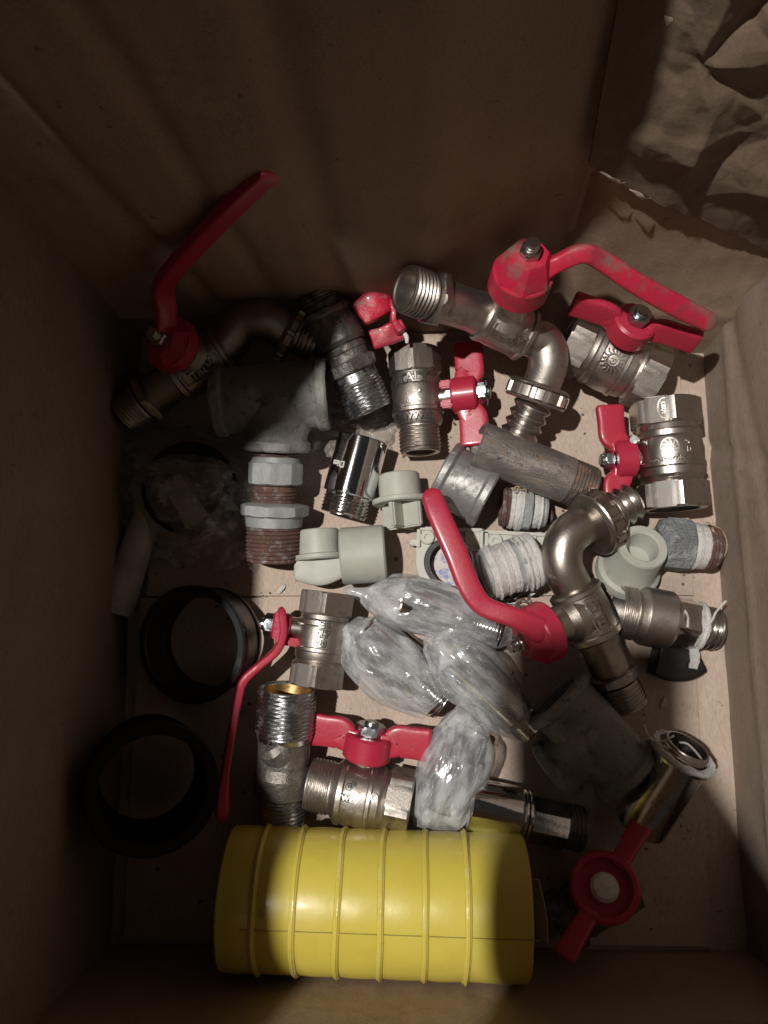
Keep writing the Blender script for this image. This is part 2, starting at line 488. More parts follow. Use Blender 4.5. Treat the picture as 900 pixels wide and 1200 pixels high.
def crease_disp(u, v, seed):
    q = V((u * .012 + seed, v * .012, seed * .5))
    return noise.noise(q) * 1.3 + crumple(u / 62, v / 48, seed) * 1.5 + crumple(u / 23, v / 31, seed + 1) * .45

def panel(name, fn, us, vs, m, th, nrm, seed, amp=1.0, extra=None, skip=None):
    """grid panel; fn(u,v)->point on the inner face, nrm = inward normal"""
    nu, nv = len(us), len(vs)
    pts = []
    for v in vs:
        for u in us:
            d = crease_disp(u, v, seed) * amp
            if extra: d += extra(u, v)
            pts.append(fn(u, v) + nrm * (d - 0))
    inner = pts; outer = [p - nrm * th for p in pts]
    f = []; N = nu * nv
    quads = []
    for j in range(nv - 1):
        for i in range(nu - 1):
            if skip and skip(.5 * (us[i] + us[i + 1]), .5 * (vs[j] + vs[j + 1])): continue
            quads.append((j * nu + i, j * nu + i + 1, (j + 1) * nu + i + 1, (j + 1) * nu + i))
    from collections import Counter
    ec = Counter()
    for q in quads:
        for a, b in zip(q, q[1:] + q[:1]): ec[frozenset((a, b))] += 1
        f.append(q); f.append(tuple(x + N for x in reversed(q)))
    for q in quads:
        for a, b in zip(q, q[1:] + q[:1]):
            if ec[frozenset((a, b))] == 1: f.append((b, a, a + N, b + N))
    mb = MB(); mb.add((inner + outer, f))
    return mb.build(name, m, box, sharp=50)

def lin(a, b, n): return [a + (b - a) * i / (n - 1) for i in range(n)]

# bottom: lower sheet plus two long flaps that meet at a seam
seamY = P(480, 699).y
def zfl(u, v): return noise.noise(V((u * .015, v * .015, 3))) * .5
panel('bottom_sheet', lambda u, v: V((u, v, -4.2)), lin(XW - 3, XE + 3, 40), lin(YS - 3, YN + 3, 40), CB_FLOOR, 2, V((0, 0, 1)), 1, .06)
XF = P(813, 700).x; XG = P(172, 700).x
panel('bottom_flap', lambda u, v: V((u, v, -.4)), lin(XG, XF, 60), lin(seamY + .5, YN - 6, 40), CB_FLOOR, 3.0, V((0, 0, 1)), 2, .10,
      extra=lambda u, v: 1.3 * math.exp(-((XF - u) / 5) ** 2) * 0 )
panel('bottom_flap', lambda u, v: V((u, v, -.6)), lin(XG - 4, XF - 1, 60), lin(YS + 3, seamY - .7, 40), CB_FLOOR, 3.0, V((0, 0, 1)), 4, .10)

# north side panel, with long vertical buckles
def leanN(v): return v * .12 + max(0, v - 95) * .05
def sst(x):
    x = max(0, min(1, x)); return x * x * (3 - 2 * x)
def nx(u, v):
    d = 0
    for (a, b, w, s) in ((-175, -90, 5, 3.2), (-118, -60, 5, 2.6), (-45, -30, 7, 2.8), (30, 22, 8, 2.2), (85, 62, 7, 4.0)):
        c = b + (a - b) * max(0, min(1, v / 300)) * .6
        d -= s * math.exp(-((u - c) / w) ** 2) * min(1, v / 60)
    d += 3 * math.exp(-((v - 32) / 4) ** 2) * (1 if u < 20 else .3)
    uc = 66 + v * .07 + 3 * noise.noise(V((v * .03, 4, 4)))
    d -= leanN(v) * sst((u - 5) / 55)
    if u > uc: d += min(1, (u - uc) / 14) * 3 + (u - uc) * .10 * math.exp(-(v / 70) ** 2) - 3 * math.exp(-((u - uc) / 3) ** 2)
    return d
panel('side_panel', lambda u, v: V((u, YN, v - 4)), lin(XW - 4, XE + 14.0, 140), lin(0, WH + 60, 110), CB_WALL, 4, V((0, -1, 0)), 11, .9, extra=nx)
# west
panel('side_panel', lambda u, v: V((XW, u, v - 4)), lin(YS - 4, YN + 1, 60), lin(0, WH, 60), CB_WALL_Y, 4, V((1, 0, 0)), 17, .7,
      extra=lambda u, v: -2.5 * math.exp(-((v - 120 + u * .12) / 5) ** 2) - 2 * math.exp(-((v - 75 + u * .3) / 6) ** 2) * (u < 60))
# east: its northern edge has come away from the corner and leaves a wedge-shaped gap
def en(v): return YN - 1 - max(0, v - 8) * .02 - 2 * noise.noise(V((v * .05, 0, 0)))
NE_ = 70
def east(u, v):
    y0 = YS - 3
    return V((XE + 1.5 * math.sin(v * .02), y0 + (en(v) - y0) * u, v - 4))
def eextra(u, v):
    yy = YS + (YN - YS) * u
    return 1.3 * math.exp(-((v - 26 - 10 * (1 - u)) / 2.5) ** 2) - 1.2 * math.exp(-((v - 70 + yy * .25) / 5) ** 2) - 1.4 * math.exp(-((yy - 95 + v * .3) / 3) ** 2)
def panel_e():
    us = lin(0, 1, 90); vs = lin(0, WH + 20, 90)
    nu = len(us); inner = []
    for v in vs:
        for u in us:
            d = crease_disp(u * 300, v, 23) * .9 + eextra(u, v)
            inner.append(east(u, v) - V((1, 0, 0)) * d)
    N = len(inner); outer = [p + V((4, 0, 0)) for p in inner]; f = []
    for j in range(len(vs) - 1):
        for i in range(nu - 1):
            q = (j * nu + i, j * nu + i + 1, (j + 1) * nu + i + 1, (j + 1) * nu + i)
            f.append(q); f.append(tuple(x + N for x in reversed(q)))
        for i in (0, nu - 1):
            a, b = j * nu + i, (j + 1) * nu + i
            f.append((a, b, b + N, a + N))
    for i in range(nu - 1):
        for j in (0, len(vs) - 1):
            a = j * nu + i; f.append((a, a + 1, a + 1 + N, a + N))
    MB().add((inner, [])).v
    mb = MB(); mb.add((inner + outer, f)); return mb.build('side_panel', CB_WALL_Y, box, sharp=50)
panel_e()
# south, with a worn hole low at the right
hc = PYW(868, 1216, YS)
def hole(u, v):
    return ((u - hc.x) / 34) ** 2 + ((v - 4 - hc.z) / 13.5) ** 2 < 1 and u < XE - 3
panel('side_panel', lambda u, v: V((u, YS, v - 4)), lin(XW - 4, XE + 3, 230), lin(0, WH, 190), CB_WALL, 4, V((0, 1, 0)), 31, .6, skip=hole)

# crumpled torn liner flap hanging over the north side's right end
def torn():
    pix = {}
    nu, nv = 150, 150
    inner = []
    for j in range(nv):
        for i in range(nu):
            u, v = i / (nu - 1), j / (nv - 1)
            # lower edge (v=0) follows the torn edge, upper edge leaves the picture
            lowx = 690 + (905 - 690) * u
            lowy = 192 + 92 * u ** 1.1 + 5 * noise.noise(V((u * 9, 1, 1))) + 2.5 * noise.noise(V((u * 30, 5, 1)))
            hix = 735 + (1150 - 735) * u; hiy = -60
            px = lowx + (hix - lowx) * v; py = lowy + (hiy - lowy) * v
            p = PYW(px, py, YN - 1)
            for _ in range(4): p = PYW(px, py, YN - 1 + leanN(p.z))
            q = V((p.x * .016, p.z * .016, 2.0))
            c1 = (1 + crumple(p.x / 24, p.z / 30, 41)) * 4.2; c2 = (1 + crumple(p.x / 11, p.z / 14, 43)) * 1.6; c3 = crumple(p.x / 5, p.z / 6, 44) * .5 + 1
            d = .8 + 2.7 * min(1, u * 4) + min(1, u * 5) * min(1, .25 + v * 3) * (c1 + c2 + c3 * .6)
            inner.append(p + V((0, -d, 0)))
    f = []; N = len(inner); outer = [p + V((0, 2.2, 0)) for p in inner]
    for j in range(nv - 1):
        for i in range(nu - 1):
            q = (j * nu + i, j * nu + i + 1, (j + 1) * nu + i + 1, (j + 1) * nu + i)
            f.append(q); f.append(tuple(x + N for x in reversed(q)))
    for i in range(nu - 1): f.append((i, i + 1, i + 1 + N, i + N))
    for j in range(nv - 1): f.append((j * nu, (j + 1) * nu, (j + 1) * nu + N, j * nu + N))
    mb = MB(); mb.add((inner + outer, f))
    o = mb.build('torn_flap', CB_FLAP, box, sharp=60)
    for (x0, y0, x1, y1, w_) in ((703, 201, 733, 214, 1.3), (738, 222, 762, 232, 1.5), (772, 18, 796, 34, 2.6), (796, 34, 836, 44, 2.4)):
        a = PYW(x0, y0, YN + 6); b = PYW(x1, y1, YN + 6)
        for _ in range(4): a = PYW(x0, y0, YN - 7 + leanN(a.z)); b = PYW(x1, y1, YN - 7 + leanN(b.z))
        s_ = MB().add(sweep([(a, .4, .15), (a * .6 + b * .4 + V((0, -1.5, 1)), w_, .25), (a * .2 + b * .8 + V((0, -1, 0)), w_ * .6, .2), (b, .3, .12)], V((0, 1, .2)), 8, 1, 6)).rough(.5, .3)
        s_.build('torn_edge', CB_TORN, o)
torn()
# raised rounded fold of board by the north east corner

# unseen flap added over the south side, cut to cast the phone's shadow
LAMP = V((-450, 95, 1500))
fl0 = V((0, YS, WH - 4)); flN = V((0, -(440 - (WH - 4)), (-45 - YS))).normalized()
def onflap(T):
    d = T - LAMP
    return LAMP + d * ((fl0 - LAMP).dot(flN) / d.dot(flN))
tg = [P(592, 758), P(806, 762), P(806, 868), PXW(902, 1032, XE), PXW(990, 1180, XE)]
tl = [onflap(q) for q in tg]
left_low = onflap(PYW(578, 1210, YS))
poly = [V((left_low.x, YS, WH - 4)), left_low] + tl + [V((XE, YS, WH - 4))]
X0 = P(592, 758).x + 6
G = V((LAMP.x + (X0 - LAMP.x) * (LAMP.z - WH) / LAMP.z, YS, WH - 4))
poly = [G] + tl + [V((max(XE, tl[-1].x), YS, WH - 4))]
from mathutils.geometry import tessellate_polygon
tris = tessellate_polygon([poly])
nn = len(poly)
vv = poly + [p - flN * 3.5 for p in poly]
ff = [tuple(t_) for t_ in tris] + [tuple(i + nn for i in reversed(t_)) for t_ in tris] + [(i, (i + 1) % nn, (i + 1) % nn + nn, i + nn) for i in range(nn)]
MB().add((vv, ff)).build('added_shadow_flap', CB_WALL, box)
# unseen flap added on the west side, outline set by the left shadow edge
wt_ = []
for T in (P(293, 700, 0), P(293, 880, 22), P(314, 985, 62), P(352, 1150, 40)):
    dd = T - LAMP; wt_.append(LAMP + dd * ((XW - 2 - LAMP.x) / dd.x))
wp = [(YN - 3, WH - 3.7), (YN - 3, WH + 130), (YN - 30, WH + 125), (YN - 42, WH + 4), (wt_[0].y + 25, WH + 2)] + [(q.y, q.z) for q in wt_] + [(YS - 2, wt_[3].z + 8), (YS - 2, WH - 3.7)]
vf = prism(wp, XW - 3.5, XW - .5)
MB().add(([V((q.z, q.x, q.y)) for q in vf[0]], vf[1])).build('added_shadow_flap', CB_WALL_Y, box)
# unseen north flap added for its shadow on the upper left and north side
n0_ = V((0, YN + 2, WH + 56)); nn_ = V((0, 88, 60)).normalized()
def onn(T):
    dd = T - LAMP; return LAMP + dd * ((n0_ - LAMP).dot(nn_) / dd.dot(nn_))
np_ = [V((XW, n0_.y, n0_.z))] + [onn(q) for q in (P(120, 560, 20), P(296, 550, 20), P(368, 520, 16), P(400, 440, 30), P(416, 378, 40), P(436, 342, 44), P(506, 322, 80))]
np_ += [onn(PYW(645, 296, YN)), onn(PYW(626, 205, YN + 8)), onn(PYW(690, 0, YN + 22))]
np_.append(V((np_[-1].x + 1, n0_.y, n0_.z)))
0 and print('N', [tuple(round(c) for c in p) for p in np_])
tr_ = tessellate_polygon([np_]); k_ = len(np_)
MB().add((np_ + [p + nn_ * 3.5 for p in np_], [tuple(q) for q in tr_] + [tuple(i + k_ for i in reversed(q)) for q in tr_] + [(i, (i + 1) % k_, (i + 1) % k_ + k_, i + k_) for i in range(k_)])).build('added_shadow_flap', CB_WALL, box)

0 and print('FLAP', [tuple(round(c) for c in p) for p in poly])

# floor under the box
fo = MB().add(([V((-1500, -1500, -8)), V((1500, -1500, -8)), V((1500, 1500, -8)), V((-1500, 1500, -8))], [(0, 1, 2, 3)])).build('ground',
     mat('pale_blue_grey_floor', (.42, .47, .50), .6, 0, [((.33, .37, .40), 6, .4, .7, .6, 0)], [(60, .2, .4)]))
fo['kind'] = 'structure'

# ================================================================ light
ld = bpy.data.lights.new('lamp', 'SPOT'); ld.energy = 97; ld.shadow_soft_size = .017; ld.color = (1, .95, .89)
ld.spot_size = math.radians(60); ld.spot_blend = .3
lo = bpy.data.objects.new('lamp', ld); COL.objects.link(lo)
lo.location = LAMP * S
lo.rotation_euler = (V((0, 0, 0)) - LAMP).to_track_quat('-Z', 'Y').to_euler()
a2 = bpy.data.lights.new('fill_light', 'AREA'); a2.shape = 'DISK'; a2.size = 1.6; a2.energy = .65; a2.color = (1, .9, .79)  # broad fill added from the south to brighten the unlit walls
ao = bpy.data.objects.new('fill_light', a2); COL.objects.link(ao)
ao.location = (.2, -1.1, 2.0); ao.rotation_euler = (V((0, 0, 0)) - V((.2, -1.1, 2.0))).to_track_quat('-Z', 'Y').to_euler()
w = bpy.data.worlds.new('World'); SC.world = w; w.use_nodes = True
bg = w.node_tree.nodes['Background']; bg.inputs[0].default_value = (1.0, .90, .80, 1); bg.inputs[1].default_value = .021
SC.view_settings.view_transform = 'Standard'; SC.view_settings.look = 'None'
SC.view_settings.exposure = 0; SC.view_settings.gamma = 1
# ================================================================ fittings
def D(a, b): return (b - a).normalized()
def ball_body(L, R_, s='f', e='f', fl=6, pitch=1.8, hx=1.98, male=.80, mouth=.72):
    rin = R_ * mouth
    sp = []
    if s == 'f':
        sp += [('p', L * .3, rin * .86), ('p', L * .28, rin), ('p', 0.6, rin), ('p', 0, rin + .6), ('hex', 0, L * .24, R_ * hx, fl), ('p', L * .25, R_ * .93)]
    else:
        sp += [('p', L * .3, R_ * .5), ('p', L * .28, R_ * .58), ('p', .5, R_ * .60), ('p', 0, R_ * .66), ('th', 0, L * .24, R_ * male, pitch), ('p', L * .25, R_ * .8)]
    sp += [('p', L * .29, R_ * .95), ('p', L * .31, R_ * 1.02), ('p', L * .355, R_ * 1.02), ('p', L * .37, R_ * .975), ('p', L * .40, R_ * 1.0),
           ('p', L * .50, R_ * 1.03), ('p', L * .585, R_ * 1.01), ('p', L * .595, R_ * 1.05), ('p', L * .625, R_ * 1.05), ('p', L * .64, R_ * .99), ('p', L * .70, R_ * .97), ('p', L * .735, R_ * .9)]
    if e == 'f':
        sp += [('hex', L * .76, L, R_ * hx, fl), ('p', L, rin + .6), ('p', L - .6, rin), ('p', L * .72, rin), ('p', L * .7, rin * .86)]
    else:
        sp += [('p', L * .75, R_ * .82), ('th', L * .75, L, R_ * male, pitch), ('p', L, R_ * .66), ('p', L - .5, R_ * .60), ('p', L * .72, R_ * .58), ('p', L * .70, R_ * .5)]
    return sp

def butterfly(t, C, Dv, Wd, hub_r=9.5, h0=8, hub_h=13, wl=27, wa=8, wt=2.3, shift=0, m=None, nut=True, stem_m=None, dip=0, nutr=11.5, wl2=None):
    Mx = frame(C, C + Dv, Wd)
    mb = MB()
    mb.add(turned([('p', h0, 5.5), ('cyl', h0, h0 + hub_h, hub_r, 1.2), ('p', h0 + hub_h, 5), ('p', h0 + hub_h - 1.5, 5)], 40), Mx)
    side = Dv.cross(Wd)
    mid = h0 + hub_h * .55 + shift
    for sg, LL in ((1, wl), (-1, wl2 or wl)):
        pts = [(C + Dv * mid + Wd * sg * (hub_r * .55), wa * .74, wt * 1.3), (C + Dv * (mid + .8) + Wd * sg * (hub_r + .2), wa * .76, wt * 1.1),
               (C + Dv * (mid + 2.8 + dip) + Wd * sg * (hub_r + 2.6), wa * .97, wt), (C + Dv * (mid + 3 + dip) + Wd * sg * (hub_r + LL * .6), wa * .96, wt),
               (C + Dv * (mid + 3 + dip) + Wd * sg * (hub_r + LL), wa * 1.02, wt)]
        mb.add(sweep(pts, side, 28, .42, 6, round_ends=1.4))
    mb.add(boxm(V((h0 - 2.2, -hub_r * .55, hub_r * .5)), 6, 4.2, 5, Mx, .8))
    mb.add(boxm(V((h0 - 2.2, hub_r * .55, hub_r * .5)), 6, 4.2, 5, Mx, .8))
    mb.build('handle', m or RED, t)
    if nut:
        MB().add(turned([('hex', h0 + hub_h, h0 + hub_h + 5, nutr), ('p', h0 + hub_h + 5.0, 3.4), ('p', h0 + hub_h + 6.4, 3.2), ('p', h0 + hub_h + 6.8, 2.6)], 48), Mx).build('nut', ZINC, t)
    st = MB().add(turned([('p', -4, 7.5), ('cyl', -4, 6.5, 7.2, .8), ('cyl', 6.5, h0 + 1.5, 5.2, .3)], 36), Mx)
    st.add(boxm(V((h0 - 1.0, 0, 5.0)), 3.4, 3.4, 3.4, Mx, .5))
    st.build('stem', stem_m or NICKELM, t)

def lever_arm(pts, up, mb):
    mb.add(sweep(pts, up, 28, .45, 7, round_ends=4.6))

def union_nut(mb, A, B, r, ribs=14, d=1.5, n=140):
    L = (B - A).length
    mb.add(turned([('p', 0, r * .55), ('p', 0, r * .86), ('p', L * .12, r * .97), ('p', L * .2, r), ('kn', L * .22, L * .86, r + .3, ribs, d), ('p', L * .88, r), ('p', L, r * .93), ('p', L, r * .5)], n), frame(A, B))
def hose_tail(mb, A, B, r):
    L = (B - A).length; sp = [('p', -2, r * .8)]
    k = 4
    for i in range(k):
        x = L * i / k; w = L / k
        sp += [('p', x, r * .86), ('p', x + w * .35, r * 1.04), ('p', x + w * .5, r * 1.04), ('p', x + w * .95, r * .84)]
    sp += [('p', L, r * .8), ('p', L, r * .6), ('p', L - 8, r * .58), ('p', L - 8.5, r * .5)]
    mb.add(turned(sp, 40), frame(A, B))

# ---------------------------------------------------------------- central butterfly ball valve (ITALY)
A = P(485, 411, 17); B = P(493, 531, 15)
t = thing('ball_valve', 'upright nickel ball valve marked ITALY in the centre top, red butterfly handle to its right', 'ball valve', A, B, P(540, 468, 17) - A, group='ball valves with red handles')
Dv = (P(560, 470, 19) - P(490, 472, 17)); Dv = (Dv - D(A, B) * Dv.dot(D(A, B))).normalized()
L = (B - A).length
Mf = frame(A, B, Dv)
MB().add(turned(ball_body(L, 12.8, 'f', 'm', 8, 1.9, 1.98, .83), 96), Mf).build('body', NICKEL, t)
c_ = P(490, 472, 17); c0 = A + D(A, B) * (c_ - A).dot(D(A, B)); c0 = A + D(A, B) * L * .49
butterfly(t, c0, (Dv + V((0, 0, .12))).normalized(), -D(A, B), 9.2, 18, 13, 16.5, 7.6, 2.6, shift=0, nutr=12.5)
mb = MB()
up_th = PI / 2    # local +Z is away from the lens for this frame; find the angle that faces up
def face_angle(Mx, extra=0):
    z = Mx.to_3x3() @ V((0, 0, 1)); y = Mx.to_3x3() @ V((0, 1, 0))
    n_ = (V((0, 0, CZ)) - Mx.translation).normalized()
    return math.atan2(n_.dot(z), n_.dot(y)) + extra
fa = face_angle(Mf)
# circumferential direction that runs to picture right
def circ_sign(Mx, th):
    tv = Mx.to_3x3() @ V((0, -math.sin(th), math.cos(th)))
    return tv
def mark(mb, vf, Mx, r, x0, th, right, size=1):
    """right: world direction the writing should run in."""
    ax = Mx.to_3x3() @ V((1, 0, 0)); tv = circ_sign(Mx, th)
    nr = Mx.to_3x3() @ V((0, math.cos(th), math.sin(th)))
    if abs(right.dot(ax)) > abs(right.dot(tv)):
        u = (1 if right.dot(ax) > 0 else -1, 0)
        upv = nr.cross(ax * u[0]); vd = (0, 1 if upv.dot(tv) > 0 else -1)
    else:
        u = (0, 1 if right.dot(tv) > 0 else -1)
        upv = nr.cross(tv * u[1]); vd = (1 if upv.dot(ax) > 0 else -1, 0)
    mb.add(bend(vf, r + .12, x0, th, u, vd), Mx)
def mark_text(mb, s, size, Mx, r, x0, th, right, t, bold=.12):
    """raised letters, with dirt lying in the corner round each letter"""
    mark(mb, text_mesh(s, size, .42, bold), Mx, r, x0, th, right)
    g = MB(); mark(g, text_mesh(s, size, .12, bold + .42), Mx, r, x0, th, right); g.build('dirt_round_letters', GRIMEM, t)
RT = V((1, 0, 0))
mark_text(mb, 'ITALY', 6.0 * 1.12, Mf, 13.1, L * .33, fa + .18, RT, t)
icon = MB()
for pl in ([(-3.6, -2.2), (3.4, 2.2)], [(-3.6, 2.0), (-.5, .2), (3.6, -2.4)], circ(3.0, 2.4, 1.1, 10), circ(-2.4, -2.6, 1.2, 10), [(-4.2, 2.6), (-3, 1.2)]):
    icon.add(strip(pl, .7, .35))
mark(mb, (icon.v, icon.f), Mf, 13.15, L * .50, fa + .15, RT)
mark_text(mb, 'IdWWHI', 4.6 * 1.12, Mf, 12.85, L * .685, fa + .15, RT, t)
mb.build('raised_marks', NICKELM, t)

# ---------------------------------------------------------------- right hand ball valve with round emblem
A = P(778, 471, 22); B = P(790, 597, 20)
t = thing('ball_valve', 'wide shiny ball valve at the right side, red butterfly handle to its left', 'ball valve', A, B, V((-1, 0, 0)), group='ball valves with red handles')
L = (B - A).length; ax = D(A, B)
Dv = (P(705, 540, 24) - P(785, 535, 22)); Dv = (Dv - ax * Dv.dot(ax)).normalized()
Mf = frame(A, B, Dv)
MB().add(turned(ball_body(L, 16.2, 'f', 'f', 6, hx=1.92, mouth=.76), 96, rot=.52 + .12), Mf).build('body', NICKELM, t)
c0 = A + ax * L * .52
butterfly(t, c0, Dv, -ax, 9.5, 17.5, 10.5, 17, 6.8, 2.6, shift=1, nutr=8.5, dip=.5)
mb = MB(); fa = face_angle(Mf)
mark_text(mb, 'oo wwbo', 4.6 * 1.12, Mf, 16.3, L * .585, fa + .0, RT, t)
em = MB(); em.add(strip(circ(0, 0, 4.2, 20), .5, .3)); em.add(strip(circ(0, 0, 1.6, 12), .6, .35))
for k in range(10):
    a = k * PI / 5; em.add(strip([(2.2 * math.cos(a), 2.2 * math.sin(a)), (3.7 * math.cos(a + .3), 3.7 * math.sin(a + .3))], .5, .3))
mark(mb, (em.v, em.f), Mf, 16.4, L * .47, fa - .05, RT)
mark(mb, text_mesh('2C\nLr', 3.4, .3, .05), Mf, 16.4, L * .47, fa + (.62 if circ_sign(Mf, fa).x > 0 else -.62), RT)
ov = MB(); ov.add(strip([(3.2 * math.cos(a), 5.0 * math.sin(a)) for a in lin(0, 2 * PI, 22)], .45, .3)); ov.add(bend(text_mesh('RVCO', 3.2, .3, .05), 0, 0, 0, (1, 0), (0, 1)) if False else ([V((-q.y, q.x, q.z)) for q in text_mesh('3002', 3.4, .3, .05)[0]], text_mesh('3002', 3.4, .3, .05)[1]))
mark(mb, (ov.v, ov.f), Mf, 15.75, L * .12, fa, RT)
mb.build('raised_marks', NICKEL, t)
MB().add(turned([('cyl', 0, 4, 2.6, .6)], 24), frame(P(743, 515, 26), P(743, 515, 32))).build('pin', CHROMED, t)

# ---------------------------------------------------------------- sun emblem valve
A = P(662, 396, 26); B = P(770, 446, 22)
t = thing('ball_valve', 'large dull ball valve with a raised sun emblem, lying below the long dusty red lever', 'ball valve', A, B, V((0, 1, .3)), group='ball valves with red handles')
L = (B - A).length; ax = D(A, B)
Dv = (P(722, 370, 52) - P(708, 420, 24)); Dv = (Dv - ax * Dv.dot(ax)).normalized()
Mf = frame(A, B, Dv)
MB().add(turned(ball_body(L, 16.5, 'f', 'f', 6, hx=1.9, mouth=.75), 96, rot=.3), Mf).build('body', NICKEL, t)
c0 = A + ax * L * .47
butterfly(t, c0, Dv, (ax + V((0, .12, .05))).normalized(), 10.5, 19, 12, 19, 7, 2.6, nutr=10)
mb = MB(); fa = face_angle(Mf); em = MB()
em.add(strip(circ(0, 0, 3.1, 20), .8, .45)); em.add(strip([(-1.2, .8), (-.5, .8)], .5, .4)); em.add(strip([(.5, .8), (1.2, .8)], .5, .4)); em.add(strip(circ(0, -.1, 1.5, 8, PI * 1.15, PI * 1.85), .5, .4)); em.add(strip([(0, .6), (0, -.4)], .45, .4))
for k in range(16):
    a = k * PI / 8; em.add(strip([(3.9 * math.cos(a), 3.9 * math.sin(a)), (4.9 * math.cos(a + .12), 4.9 * math.sin(a + .12)), (6.1 * math.cos(a), 6.1 * math.sin(a))], .75, .4))
mark(mb, (em.v, em.f), Mf, 16.9, L * .47, fa, ax)
mb.build('raised_sun', NICKELM, t)

# ---------------------------------------------------------------- bottom butterfly valve
A = P(362, 918, 16); B = P(482, 944, 19)
t = thing('ball_valve', 'nickel ball valve just above the yellow pipe, red butterfly handle pointing up', 'ball valve', A, B, V((0, 1, .2)), group='ball valves with red handles')
L = (B - A).length; ax = D(A, B)
Dv = (P(440, 850, 22) - P(424, 930, 17)); Dv = (Dv - ax * Dv.dot(ax)).normalized()
Mf = frame(A, B, Dv)
MB().add(turned(ball_body(L, 15.2, 'm', 'f', 6, 1.7, hx=1.9, male=.83), 96, rot=.55), Mf).build('body', NICKEL, t)
c0 = A + ax * L * .50
butterfly(t, c0, Dv, (ax + V((0, .06, 0))).normalized(), 11.5, 17, 12, 16.5, 7.8, 2.6, shift=1.5, nutr=13)
mb = MB(); fa = face_angle(Mf)
mark_text(mb, 'cB\nwEi', 4.6 * 1.12, Mf, 15.3, L * .44, fa, ax, t)
mark(mb, (MB().add(strip(circ(0, 0, 1.5, 12), .6, .35)).v, MB().add(strip(circ(0, 0, 1.5, 12), .6, .35)).f), Mf, 15.6, L * .66, fa, ax)
mb.build('raised_marks', NICKELM, t)

# ---------------------------------------------------------------- nickel valve with long thin red lever (left)
A = P(385, 694, 17); B = P(370, 804, 16)
t = thing('ball_valve', 'upright ball valve with a long thin bent red lever on its left side', 'ball valve', A, B, V((-1, 0, 0)), group='ball valves with red handles')
L = (B - A).length; ax = D(A, B)
Dv = (P(312, 737, 21) - P(378, 742, 17)); Dv = (Dv - ax * Dv.dot(ax)).normalized()
Mf = frame(A, B, Dv)
MB().add(turned(ball_body(L, 12.6, 'f', 'f', 6, hx=2.06, mouth=.7), 96, rot=.6), Mf).build('body', NICKEL, t)
c0 = A + ax * L * .42
mb = MB()
h = (P(331, 735, 20) - c0).dot(Dv)
Mh = frame(c0, c0 + Dv, ax)
mb.add(turned([('p', h - 4, 6), ('cyl', h - 4, h + 5, 6.6, .8)], 36), Mh)
mb.add(boxm(V((h + 1.5, 0, 0)), 5, 15, 15, Mh, 1.2))
mb.add(boxm(V((h - 6, 6.8, 0)), 12, 4, 13, Mh, 1.0))
mb.build('handle', RED, t)
lv = MB()
pts = [((330, 722, 22), 2.2, 7), ((331, 742, 22), 2.2, 7.5), ((324, 762, 23), 2.1, 6.5), ((304, 780, 24), 2.0, 5.5), ((286, 797, 25), 2.2, 5.5), ((280, 815, 26), 2.0, 6), ((271, 860, 28), 2.0, 7), ((264, 905, 30), 2.1, 8), ((261, 925, 31), 3.0, 8.5), ((260, 948, 31), 3.4, 8)]
lever_arm([(P(*p), a, b) for p, a, b in pts], V((.25, 0, 1)), lv)
lv.build('lever', RED, t)
MB().add(turned([('hex', h + 4, h + 9, 10), ('p', h + 9, 3), ('p', h + 10.5, 2.8)], 48), Mh).build('nut', ZINC, t)
MB().add(turned([('cyl', 6, h, 5.2, .3), ('p', h, 3)], 30), Mh).build('stem', NICKELM, t)
mb = MB(); fa = face_angle(Mf)
mark_text(mb, 'CB\n0L7\n20', 4.0 * 1.12, Mf, 12.75, L * .44, fa, RT, t)
mb.build('raised_marks', NICKELM, t)

